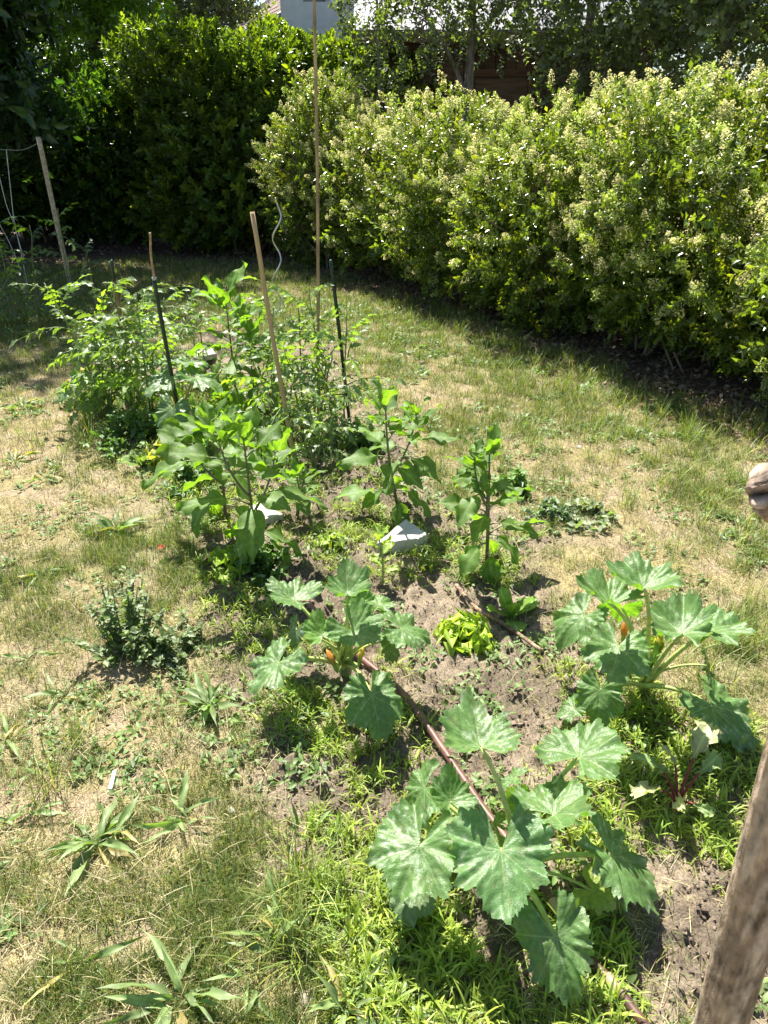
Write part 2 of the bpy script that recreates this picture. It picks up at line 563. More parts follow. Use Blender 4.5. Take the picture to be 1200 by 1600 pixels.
def build_grass():
    r = np.random.default_rng(3)
    # matted dry straw
    m = MB()
    x, y = fan(640000, 0.55, 11, 0.82, 0.75, 101)
    b, mu, g = bed_mask(x, y), mulch_mask(x, y), greenness(x, y)
    pat = fbm(x * 5, y * 5, 3, 71)
    keep = r.random(len(x)) < (1 - b * .93) * (1 - mu * .9) * (0.95 - .35 * g) * (0.25 + 1.1 * smooth(.3, .55, pat))
    x, y = x[keep], y[keep]
    K = len(x)
    D = np.hypot(x, y)
    far = np.clip(D / 2.2, 1, 4)
    t = r.random((K, 1))
    c = np.array([0.60, 0.52, 0.30]) * t + np.array([0.40, 0.36, 0.15]) * (1 - t)
    c = c * r.uniform(0.4, 1.25, (K, 1))
    flat = r.random(K) < .7
    lean = np.where(flat, r.normal(1.35, .2, K), r.normal(.6, .35, K))
    blades(m, x, y, r.uniform(0, 6.28, K), r.uniform(.018, .06, K) * far ** .25, r.uniform(.0010, .0021, K) * far ** .75, lean, r.normal(.1, .4, K), c, 2)
    # long dead stems and runners lying over it
    x, y = fan(46000, 0.55, 9, 0.82, 0.75, 106)
    b, mu, pat = bed_mask(x, y), mulch_mask(x, y), fbm(x * 7 + 3, y * 7, 3, 74)
    keep = r.random(len(x)) < (1 - b * .85) * (1 - mu) * (.15 + 1.3 * smooth(.42, .62, pat))
    x, y = x[keep], y[keep]
    K = len(x)
    far = np.clip(np.hypot(x, y) / 2.2, 1, 3)
    c = np.array([0.54, 0.47, 0.28]) * r.uniform(.4, 1.1, (K, 1))
    blades(m, x, y, r.uniform(0, 6.28, K), r.uniform(.035, .09, K), r.uniform(.0012, .0022, K) * far ** .7, r.normal(1.15, .25, K), r.normal(.45, .35, K), c, 4, z=hgt(x, y) + r.uniform(0, .02, K))
    tag(m.build("dry_grass", M_STRAW), "matted straw-coloured dead grass over the lawn", "grass", kind="stuff")
    # short living grass of the lawn
    m = MB()
    x, y = fan(1500000, 0.55, 11.5, 0.82, 0.75, 102)
    b, mu, g = bed_mask(x, y), mulch_mask(x, y), greenness(x, y)
    pat = fbm(x * 11, y * 11, 3, 73)
    keep = r.random(len(x)) < (1 - b * .95) * (1 - mu * .97) * np.clip(.06 + 1.15 * g, 0, 1) * (0.10 + 1.5 * smooth(.44, .60, pat))
    x, y, g = x[keep], y[keep], g[keep]
    K = len(x)
    D = np.hypot(x, y)
    far = np.clip(D / 2.2, 1, 4)
    t = r.random((K, 1))
    c = np.array([0.17, 0.235, 0.055]) * t + np.array([0.10, 0.17, 0.045]) * (1 - t)
    ye = (r.random((K, 1)) < .3)
    c = np.where(ye, np.array([0.30, 0.29, 0.09]), c) * r.uniform(.65, 1.2, (K, 1))
    blades(m, x, y, r.uniform(0, 6.28, K), r.uniform(.02, .06, K) * (1 + .4 * g) * far ** .2, r.uniform(.0013, .0028, K) * far ** .7,
           r.normal(.55, .4, K), r.normal(.6, .4, K), c, 2)
    # long tufts along the hedge and left of the bed
    tx, ty = [], []
    for (px, py, n, s) in [(960, 585, 30, .35), (900, 560, 30, .35), (800, 545, 30, .35), (720, 520, 24, .4), (1010, 640, 26, .3), (1060, 660, 16, .22), (1110, 690, 14, .25), (640, 490, 26, .5),
                           (150, 690, 16, .15), (190, 650, 22, .3), (830, 600, 14, .3), (1180, 1010, 18, .12), (1150, 1060, 10, .1), (880, 700, 16, .4), (470, 1480, 9, .06), (1000, 700, 16, .3),
                           (1140, 830, 14, .25), (490, 1395, 7, .05), (250, 480, 26, .7), (560, 560, 14, .3), (90, 1200, 5, .1), (1080, 760, 16, .3)]:
        p = at(px, py)
        tx += list(r.normal(p[0], s, n)); ty += list(r.normal(p[1], s * .8, n))
    tx, ty = np.array(tx), np.array(ty)
    ok = mulch_mask(tx, ty) < .75
    tx, ty = tx[ok], ty[ok]
    nb = 20
    x = np.repeat(tx, nb) + r.normal(0, .02, len(tx) * nb)
    y = np.repeat(ty, nb) + r.normal(0, .02, len(tx) * nb)
    K = len(x)
    c = np.array([0.20, 0.27, 0.07]) * r.uniform(.6, 1.3, (K, 1)) * np.where(r.random((K, 1)) < .2, np.array([1.8, 1.4, 1.3]), 1)
    blades(m, x, y, r.uniform(0, 6.28, K), r.uniform(.07, .19, K), r.uniform(.002, .004, K), r.normal(.25, .25, K), r.uniform(.3, 1.6, K), c, 4)
    tag(m.build("lawn_grass", M_BLADE), "patchy short green grass of the lawn with longer tufts by the hedge", "grass", kind="stuff")
    # broad-bladed weed seedlings in the bed
    m = MB()
    x, y = fan(56000, 0.6, 6.2, 0.8, 0.85, 103)
    w = weed_density(x, y)
    keep = r.random(len(x)) < w * .58
    x, y, w = x[keep], y[keep], w[keep]
    nb = 6
    K = len(x)
    sz = np.repeat(r.uniform(.45, 1.2, K) * (.7 + .3 * w), nb)
    tint = np.repeat(r.uniform(.75, 1.25, (K, 1)), nb, 0)
    hue = np.repeat(r.random((K, 1)), nb, 0)
    xx = np.repeat(x, nb) + r.normal(0, .006, K * nb)
    yy = np.repeat(y, nb) + r.normal(0, .006, K * nb)
    N = K * nb
    c = (np.array([0.35, 0.42, 0.065]) * hue + np.array([0.20, 0.31, 0.045]) * (1 - hue)) * tint * r.uniform(.8, 1.15, (N, 1))
    zz = hgt(xx, yy) + r.uniform(-.003, .022, N) * sz
    blades(m, xx, yy, r.uniform(0, 6.28, N), r.uniform(.02, .058, N) * sz, r.uniform(.0035, .0068, N) * sz, r.normal(.55, .35, N), r.uniform(.3, 1.7, N), c, 3, z=zz)
    # thread-like stalks under them
    K2 = N // 2
    sel = r.choice(N, K2, replace=False)
    blades(m, xx[sel], yy[sel], r.uniform(0, 6.28, K2), r.uniform(.02, .05, K2), r.uniform(.0015, .0025, K2), r.normal(.8, .4, K2), r.normal(.3, .5, K2), c[sel] * .9, 2)
    tag(m.build("weed_seedlings", M_BLADE), "bright green broad-bladed weed seedlings covering the vegetable bed", "weeds", kind="stuff")
    # creeping low broadleaf weeds in the lawn and the bed
    lf = leaf_tpl(OVATE, 3, .5, .3, -.2)
    m = MB()
    x, y = fan(26000, .6, 8, .82, .8, 104)
    b, mu, g = bed_mask(x, y), mulch_mask(x, y), greenness(x, y)
    pat = fbm(x * 4.5, y * 4.5, 3, 75)
    keep = r.random(len(x)) < (1 - mu) * smooth(.5, .66, pat) * (.35 + .6 * g) * (1 - .3 * b)
    x, y = x[keep], y[keep]
    nb = 6
    K = len(x) * nb
    xx = np.repeat(x, nb) + r.normal(0, .014, K); yy = np.repeat(y, nb) + r.normal(0, .014, K)
    far = np.clip(np.hypot(xx, yy) / 3, 1, 2.2)
    az = r.uniform(0, 6.28, K)
    t = np.stack([np.cos(az), np.sin(az), r.uniform(-.1, .9, K)], -1)
    R = basis(t, np.array([0, 0, 1.0]) + r.normal(0, .3, (K, 3)))
    c = np.array([0.13, 0.20, 0.06]) * r.uniform(.6, 1.5, (K, 1))
    m.scatter(lf, np.stack([xx, yy, hgt(xx, yy) + r.uniform(.002, .02, K)], -1), R, r.uniform(.012, .03, K) * far, c)
    tag(m.build("ground_cover", M_WEED), "tiny creeping broad-leaved plants among the lawn grass", "ground cover", kind="stuff")
    # soil crumbs
    ico = np.array([[0, 0, 1], [.89, 0, .45], [.28, .85, .45], [-.72, .53, .45], [-.72, -.53, .45], [.28, -.85, .45], [.72, .53, -.45], [-.28, .85, -.45], [-.89, 0, -.45], [-.28, -.85, -.45], [.72, -.53, -.45], [0, 0, -1]])
    icf = np.array([[0, 1, 2], [0, 2, 3], [0, 3, 4], [0, 4, 5], [0, 5, 1], [1, 6, 2], [2, 7, 3], [3, 8, 4], [4, 9, 5], [5, 10, 1], [2, 6, 7], [3, 7, 8], [4, 8, 9], [5, 9, 10], [1, 10, 6], [11, 7, 6], [11, 8, 7], [11, 9, 8], [11, 10, 9], [11, 6, 10]])
    m = MB()
    x, y = fan(60000, .6, 5, .8, .9, 105)
    b = bed_mask(x, y) + .12 * (fbm(x * 6, y * 6, 3, 77) > .58)
    keep = r.random(len(x)) < b * (.25 + .8 * smooth(.4, .6, fbm(x * 9, y * 9, 3, 78)))
    x, y = x[keep], y[keep]
    for k in range(4):
        V = ico * (1 + r.uniform(-.35, .35, (12, 1))) * np.array([1, 1, .7])
        sl = slice(k, None, 4)
        xs, ys = x[sl], y[sl]
        K = len(xs)
        S = np.minimum(.0016 + r.exponential(.0018, K) + .011 * r.random(K) ** 40, .02)
        az = r.uniform(0, 6.28, K)
        R = basis(np.stack([np.cos(az), np.sin(az), r.normal(0, .3, K)], -1), np.array([0, 0, 1.0]) + r.normal(0, .3, (K, 3)))
        c = np.array([0.180, 0.138, 0.104]) * r.uniform(.6, 1.3, (K, 1))
        m.scatter((V, icf, np.ones((12, 3))), np.stack([xs, ys, hgt(xs, ys) + S * .25], -1), R, S, c)
    tag(m.build("soil_crumbs", M_CLOD, smooth_shade=False), "loose crumbs and clods of grey-brown soil in the bed", "soil", kind="stuff")
    # dead leaves under the hedge
    m = MB()
    n = 9000
    s = r.random(n) * (len(HEDGE_LINE) - 1)
    i = s.astype(int).clip(0, len(HEDGE_LINE) - 2)
    p = HEDGE_LINE[i] + (HEDGE_LINE[i + 1] - HEDGE_LINE[i]) * (s - i)[:, None]
    x = p[:, 0] + r.exponential(.42, n) - .18 + r.normal(0, .08, n); y = p[:, 1] + r.normal(0, .2, n)
    x2, y2 = r.uniform(-6, 0, 3000), r.uniform(9.3, 12, 3000)
    px = at(560, 452); x3, y3 = r.normal(px[0], .4, 500), r.normal(px[1], .35, 500)
    x, y = np.concatenate([x, x2, x3]), np.concatenate([y, y2, y3])
    K = len(x)
    az = r.uniform(0, 6.28, K)
    R = basis(np.stack([np.cos(az), np.sin(az), r.normal(0, .25, K)], -1), np.array([0, 0, 1.0]) + r.normal(0, .45, (K, 3)))
    t = r.random((K, 1))
    c = (np.array([0.30, 0.22, 0.16]) * t + np.array([0.13, 0.085, 0.06]) * (1 - t)) * r.uniform(.6, 1.3, (K, 1))
    m.scatter(leaf_tpl(OVATE, 3, .55, .6, .25), np.stack([x, y, hgt(x, y) + r.uniform(.002, .02, K)], -1), R, r.uniform(.025, .06, K), c)
    tag(m.build("leaf_litter", M_STRAW), "brown dead leaves lying in the shade under the flowering hedge", "leaf litter", kind="stuff")


build_grass()


# ------------------------------------------------------------------ hedges and trees
def lump(d, seed, f=2.6, k=7):
    r = np.random.default_rng(seed)
    W = r.normal(0, 1, (k, 3)) * f
    ph = r.uniform(0, 6.28, k)
    return np.sin(d @ W.T + ph).sum(1) / k * 1.6


def blob_points(n, c, rx, ry, h, seed, zlow=.1, shell=.55, amp=.16, top=.5, p=3.2):
    """points in the outer part of an uneven bush, with their outward direction"""
    r = np.random.default_rng(seed)
    d = norm(r.normal(0, 1, (n, 3)))
    z0 = h * top
    q = (1 + amp * lump(d, seed + 1) + .45 * amp * lump(d, seed + 2, 5.5))
    k = 1 - (1 - shell) * r.random(n) ** 1.7
    e = d / (np.abs(d) ** p).sum(1, keepdims=True) ** (1 / p)          # boxier than a ball
    P = np.stack([c[0] + e[:, 0] * rx * q * k, c[1] + e[:, 1] * ry * q * k, c[2] + z0 + e[:, 2] * np.where(d[:, 2] > 0, h - z0, z0 - zlow) * q * k], -1)
    P[:, 2] = np.maximum(P[:, 2], c[2] + zlow * r.uniform(.5, 1.5, n))
    return P, d, k


def stems(m, c, P, n, r0, seed, col, spread=.12):
    r = np.random.default_rng(seed)
    for i in r.choice(len(P), n, replace=False):
        b = np.array([c[0], c[1], c[2] - .03]) + np.append(r.normal(0, spread, 2), 0)
        e = P[i]
        mid = b * .45 + e * .55
        mid = mid + np.array([0, 0, .25 * (e[2] - b[2])]) + r.normal(0, .05, 3)
        C = curve(b, mid, e, 7) + r.normal(0, .008, (7, 3))
        V, F = tube(C, np.linspace(r0, r0 * .25, 7) * r.uniform(.6, 1.1), 5, cap=False)
        m.add(V, F, np.asarray(col) * r.uniform(.7, 1.25))


LEAF_P = leaf_tpl(OVATE, 2, .56, .5, -.12)
PSH = [shoot_tpl(LEAF_P, 7, .16, .05, .95, s) for s in (1, 2, 3)]
LEAF_E = leaf_tpl(OBOV, 2, .58, .45, -.10)
ESH = [shoot_tpl(LEAF_E, 5, .16, .085, .85, s, per=3) for s in (4, 5, 6)]


def panicle_tpl(seed):
    r = np.random.default_rng(seed)
    V, F, T = [], [], []
    n = 0
    for i in range(80):
        u = r.random() ** .8
        a = r.uniform(0, 6.28)
        rr = (1 - u) * .038 * r.uniform(.3, 1) + .004
        c = np.array([rr * math.cos(a), .01 + .10 * u, rr * math.sin(a)])
        s = r.uniform(.0028, .0052)
        B = np.array([[1, 0, .2], [0, .8, -.1], [-1, 0, .2], [0, -.8, -.1]]) @ basis(r.normal(0, 1, 3), r.normal(0, 1, 3)).T * s
        V.append(B + c)
        F.append(np.array([[0, 1, 2], [0, 2, 3]]) + n); n += 4
        T.append(np.full((4, 3), r.uniform(.8, 1.12)))
    for k in range(9):
        u = r.random()
        a = r.uniform(0, 6.28)
        rr = (1 - u) * .03
        tv, tf = tube([[0, .1 * u * .6, 0], [rr * math.cos(a), .01 + .1 * u, rr * math.sin(a)]], [.0012, .0008], 3, cap=False)
        V.append(tv); F.append(np.concatenate([np.array([[q[0], q[1], q[2]], [q[0], q[2], q[3]]]) for q in tf[0]]) + n); n += len(tv)
        T.append(np.tile([[.6, .75, .35]], (len(tv), 1)))
    return np.vstack(V), np.vstack(F), np.vstack(T)


PAN = [panicle_tpl(s) for s in (11, 12, 13)]


def shoots(m, P, d, T, size, col, seed, up=.55, wild=.5):
    r = np.random.default_rng(seed)
    n = len(P)
    t = norm(d * 1.0 + np.array([0, 0, up]) + r.normal(0, wild, (n, 3)))
    R = basis(t, r.normal(0, 1, (n, 3)))
    g = r.integers(0, len(T), n)
    for k in range(len(T)):
        s = g == k
        if s.any():
            m.scatter(T[k], P[s], R[s], size[s], col[s])
    return t


def privet(c, rx, ry, h, n, seed, label, pan=.32):
    c = np.array([c[0], c[1], float(hgt(c[0], c[1]))])
    r = np.random.default_rng(seed)
    t = thing("flowering_privet_shrub", label, "shrub", c, "flowering shrubs of the hedge")
    P, d, k = blob_points(n, c, rx, ry, h, seed, .10, .42, .33, .50)
    m = MB()
    base = np.array([0.108, 0.162, 0.034])
    col = base * r.uniform(.6, 1.35, (n, 1)) * np.where(r.random((n, 1)) < .15, np.array([1.6, 1.35, .9]), 1)
    T = shoots(m, P, d, PSH, r.uniform(.75, 1.3, n), col, seed + 3, .35, .65)
    m.build("foliage", M_PRIVET, t)
    m = MB()
    stems(m, c, P, 60, .016, seed + 4, (0.22, 0.17, 0.12), .2)
    out = np.where((k > .85) & (P[:, 2] - c[2] > .35 * h))[0]
    for i in r.choice(out, 70, replace=False):                          # twigs that show at the face
        V, F = tube(curve(P[i] - d[i] * .32 - [0, 0, .22], P[i] - d[i] * .12, P[i] + T[i] * .08, 6), np.linspace(.006, .002, 6), 4, cap=False)
        m.add(V, F, np.array([.27, .21, .15]) * r.uniform(.7, 1.3))
    m.build("branches", M_BARK, t)
    m = MB()
    hz = (P[:, 2] - c[2]) / h
    cl = lump(P * 4.2, seed + 9, 1.0)
    ok = (k > .80) & (r.random(n) < 1.8 * pan * (.13 + 1.6 * smooth(.3, .85, hz)) * (.30 + 1.1 * (cl > .05)))
    Q, tt = P[ok] + T[ok] * .12, norm(T[ok] + np.array([0, 0, .2]) + r.normal(0, .35, (int(ok.sum()), 3)))
    K = len(Q)
    g = r.integers(0, 3, K)
    pc = np.array([0.84, 0.82, 0.46]) * r.uniform(.75, 1.15, (K, 1)) * np.where(r.random((K, 1)) < .3, np.array([.8, .95, .6]), 1)
    R = basis(tt, r.normal(0, 1, (K, 3)))
    S = np.stack([r.uniform(1.3, 2.2, K), r.uniform(.9, 1.3, K), r.uniform(1.3, 2.2, K)], -1)
    for j in range(3):
        s = g == j
        m.scatter(PAN[j], Q[s], R[s], S[s], pc[s])
    m.build("blossoms", M_BLOOM, t)
    return t


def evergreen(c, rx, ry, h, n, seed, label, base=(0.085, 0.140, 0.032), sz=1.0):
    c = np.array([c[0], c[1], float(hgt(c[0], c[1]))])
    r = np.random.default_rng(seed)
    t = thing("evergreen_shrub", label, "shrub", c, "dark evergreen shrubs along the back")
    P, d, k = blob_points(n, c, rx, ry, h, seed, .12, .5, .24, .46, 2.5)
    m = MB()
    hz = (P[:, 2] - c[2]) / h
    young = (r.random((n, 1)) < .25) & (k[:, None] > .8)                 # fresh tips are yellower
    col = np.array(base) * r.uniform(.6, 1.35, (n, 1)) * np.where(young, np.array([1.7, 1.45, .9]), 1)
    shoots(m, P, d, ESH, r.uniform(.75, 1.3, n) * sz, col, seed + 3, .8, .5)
    m.build("foliage", M_EVER, t)
    m = MB()
    stems(m, c, P, 24, .025, seed + 4, (0.12, 0.095, 0.07), .2)
    m.build("branches", M_BARK, t)
    return t


LEAF_B = leaf_tpl([.05, .7, 1, .9, .65, .35, .02], 2, .78, .3, -.15)
BSH = [shoot_tpl(LEAF_B, 6, .24, .056, 1.2, s, per=2, jitter=1.2) for s in (21, 22, 23)]
LEAF_C = leaf_tpl(LANCE, 3, .46, .5, -.30)
CSH = [shoot_tpl(LEAF_C, 5, .30, .13, 1.1, s, per=2, jitter=.5) for s in (24, 25, 26)]


def tree(name, c, h, trunk_r, crowns, T, mat, base, seed, label, group, bark=(0.16, 0.13, 0.10), droop=.0, size=1.0, lean=(0, 0), cat="tree"):
    """trunk, limbs to each crown mass, and leafy twigs through the masses; crowns = (x, y, z, rx, ry, rz, twigs)"""
    c = np.array([c[0], c[1], float(hgt(c[0], c[1])) - .02])
    r = np.random.default_rng(seed)
    t = thing(name, label, cat, c, group)
    m = MB()
    top = c + np.array([lean[0], lean[1], h])
    n = 12
    tr = curve(c, (c + top) / 2 + np.append(r.normal(0, .1, 2), 0), top, n)
    V, F = tube(tr, trunk_r * np.linspace(1.15, .25, n), 10)
    m.add(V, F, np.array(bark))
    fo = MB()
    for (x, y, z, rx, ry, rz, k) in crowns:
        cc = c + np.array([x, y, z])
        a = tr[int(np.clip(z / h * .75 * n, 2, n - 2))]
        V, F = tube(curve(a, (a + cc) / 2 + np.array([0, 0, .25]), cc, 8), np.linspace(trunk_r * .5, trunk_r * .14, 8), 6, cap=False)
        m.add(V, F, np.array(bark) * .9)
        d = norm(r.normal(0, 1, (k, 3)))
        q = (1 + .25 * lump(d, seed + 5, 2.4)) * (.35 + .65 * r.random(k) ** .5)
        P = cc + d * q[:, None] * np.array([rx, ry, rz])
        for i in r.choice(k, min(k, 18), replace=False):
            V, F = tube(curve(cc + r.normal(0, .1, 3), (cc + P[i]) / 2 + np.array([0, 0, .12]), P[i], 6), np.linspace(trunk_r * .14, .004, 6), 4, cap=False)
            m.add(V, F, np.array(bark) * .8)
        col = np.array(base) * r.uniform(.55, 1.4, (k, 1))
        dd = d * .7 + np.array([0, 0, -droop])
        shoots(fo, P, dd, T, r.uniform(.75, 1.3, k) * size, col, seed + 8, .2, .6)
    m.build("trunk", M_BARK, t)
    fo.build("crown", mat, t)
    return t


privet((-.72, 10.1), .62, .62, 1.88, 2025, 201, "small far shrub with cream blossom, behind the tall cane, before the dark evergreens", .55)
privet((.30, 9.3), .85, .8, 1.58, 2565, 202, "rounded flowering shrub just right of the tall cane, beside the bare leafy patch", .45)
privet((1.00, 8.0), .92, .92, 1.60, 2700, 203, "flowering hedge shrub below the brown shed wall with the palest blossom top", .5)
privet((1.75, 6.85), .92, .92, 1.63, 2970, 204, "mid hedge flowering shrub under the pale tree trunks with blossom low on its front", .4)
privet((2.42, 5.75), .92, .92, 1.62, 3240, 205, "flowering hedge shrub with a gap of bare stems over the dead leaves", .4)
privet((3.05, 4.65), .92, .92, 1.57, 3510, 206, "nearest full flowering shrub of the hedge, with bare twigs showing at its top", .4)
privet((3.75, 3.55), .92, .92, 1.53, 2700, 207, "flowering shrub at the near end of the hedge, cut off by the picture edge", .4)

evergreen((-5.4, 12.9), 1.3, 1.1, 2.5, 2660, 306, "dark evergreen shrub behind the thick wooden stake, wholly in shade", (0.04, 0.085, 0.02))  # this and the next two: leaf colour darkened to paint in shade
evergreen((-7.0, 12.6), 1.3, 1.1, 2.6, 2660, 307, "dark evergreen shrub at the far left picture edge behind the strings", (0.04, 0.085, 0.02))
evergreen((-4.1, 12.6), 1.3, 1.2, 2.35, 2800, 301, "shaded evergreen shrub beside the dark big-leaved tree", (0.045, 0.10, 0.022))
evergreen((-2.95, 12.3), 1.2, 1.2, 2.75, 2800, 302, "evergreen shrub with a ragged lit shoulder, behind the dark two-part stake")
evergreen((-1.95, 11.5), 1.25, 1.2, 2.85, 2940, 303, "tallest evergreen shrub, its bright tips reaching the tiled roof")
evergreen((-.95, 12.3), 1.05, 1.05, 2.52, 2660, 304, "evergreen shrub below the white house wall, behind the tall cane")
evergreen((-.05, 12.0), 1.0, 1.0, 2.5, 2520, 305, "evergreen shrub at the corner of the shed roof, right of the tall cane")

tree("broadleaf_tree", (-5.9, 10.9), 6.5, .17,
     [(.0, 0, 4.6, 1.8, 1.7, 1.6, 1100), (.25, -.5, 3.0, 1.5, 1.4, 1.2, 1200), (-1.0, -.6, 3.4, 1.5, 1.5, 1.5, 420), (.5, -.5, 1.75, 1.35, 1.2, .75, 380), (-.3, .2, 6.3, 1.6, 1.6, 1.2, 420), (1.2, -.9, 1.9, .7, .6, .4, 140), (-.4, -.8, 1.3, 1.0, .9, .6, 300), (.5, -.3, 7.2, 2.2, 2.0, 1.2, 700), (1.9, 1.2, 5.6, 1.3, 1.3, .9, 380)],  # last two masses, above the view, added to cast shade below
     CSH, M_TREE, (0.045, 0.085, 0.03), 401, "dark shaded tree with large drooping leaves over the tomato corner", "garden trees", droop=.5, size=1.1)  # dark leaf colour has the tree's shade painted in
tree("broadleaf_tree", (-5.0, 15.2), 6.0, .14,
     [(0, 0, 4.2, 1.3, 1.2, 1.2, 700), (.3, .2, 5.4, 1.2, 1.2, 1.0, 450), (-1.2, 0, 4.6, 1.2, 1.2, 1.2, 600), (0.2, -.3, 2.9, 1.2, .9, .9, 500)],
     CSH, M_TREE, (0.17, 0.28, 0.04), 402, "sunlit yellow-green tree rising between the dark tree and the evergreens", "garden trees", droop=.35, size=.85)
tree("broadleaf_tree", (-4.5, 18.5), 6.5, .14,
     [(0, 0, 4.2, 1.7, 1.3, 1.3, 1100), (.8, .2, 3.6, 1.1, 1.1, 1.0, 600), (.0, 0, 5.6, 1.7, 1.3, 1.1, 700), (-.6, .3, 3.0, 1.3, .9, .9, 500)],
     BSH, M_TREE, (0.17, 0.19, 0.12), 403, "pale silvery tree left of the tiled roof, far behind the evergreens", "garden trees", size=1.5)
# birches between the flowering hedge and the shed
BIRCHES = [
    ((.95, 10.2), 5.2, .065, [(0, 0, 3.4, .8, .7, .8, 348), (-.5, -.2, 2.7, .45, .4, .45, 101), (.3, 0, 4.4, .8, .8, .7, 232), (.55, 0, 2.9, .5, .5, .5, 116)],
     "slender birch with a pale trunk standing before the brown shed"),
    ((-.15, 10.7), 3.9, .035, [(.05, -.1, 1.95, .42, .35, .45, 159), (.1, 0, 3.0, .5, .4, .4, 130)],
     "thin young birch at the left corner of the shed"),
    ((2.15, 9.2), 5.5, .06, [(0, 0, 2.9, .95, .8, .7, 478), (.2, 0, 4.0, .9, .9, .8, 377), (.3, -.2, 2.1, .8, .6, .4, 275)],
     "birch with dense shaded leaves at the right end of the shed"),
    ((3.25, 8.2), 5.0, .06, [(0, 0, 2.5, 1.0, .9, .7, 681), (.1, 0, 3.5, 1.1, 1.0, .8, 609), (-.5, 0, 3.0, .8, .7, .6, 319)],
     "birch full of small glinting leaves above the middle of the hedge"),
    ((4.6, 7.2), 5.0, .06, [(0, 0, 2.5, 1.1, 1.0, .8, 681), (0, 0, 3.6, 1.2, 1.0, .9, 551)],
     "birch with small glinting leaves at the picture edge above the near hedge"),
]
for (c, h, tr_, cr, lab) in BIRCHES:
    tree("birch_tree", c, h, tr_, cr, BSH, M_TREE, (0.14, 0.165, 0.09), 420 + int(h * 10) + int(c[0] * 7), lab, "birches behind the hedge", bark=(.20, .185, .165), droop=.7, size=1.0)
tree("broadleaf_tree", (7.0, 13.0), 6.0, .16,
     [(0, 0, 3.2, 2.2, 1.6, 1.4, 420), (-1.8, 0, 3.4, 1.7, 1.3, 1.2, 320), (0, 0, 5.0, 2.0, 1.5, 1.2, 300), (-3.0, .5, 4.4, 1.5, 1.2, 1.0, 240)],
     BSH, M_TREE, (0.085, 0.13, 0.05), 441, "broad green tree behind the birches at the far right", "garden trees", size=1.6)


# ------------------------------------------------------------------ house and shed
def box(m, a, b, c):
    """axis-aligned box from corner a to corner b"""
    a, b = np.minimum(a, b), np.maximum(a, b)
    V = np.array([[x, y, z] for x in (a[0], b[0]) for y in (a[1], b[1]) for z in (a[2], b[2])])
    F = np.array([[0, 1, 3, 2], [4, 6, 7, 5], [0, 4, 5, 1], [2, 3, 7, 6], [0, 2, 6, 4], [1, 5, 7, 3]])
    m.add(V, F, c)


def obox(m, o, u, v, w, c):
    """box from corner o along edge vectors u, v, w"""
    o, u, v, w = map(np.asarray, (o, u, v, w))
    V = np.array([o + i * u + j * v + k * w for i in (0, 1) for j in (0, 1) for k in (0, 1)])
    F = np.array([[0, 1, 3, 2], [4, 6, 7, 5], [0, 4, 5, 1], [2, 3, 7, 6], [0, 2, 6, 4], [1, 5, 7, 3]])
    m.add(V, F, c)


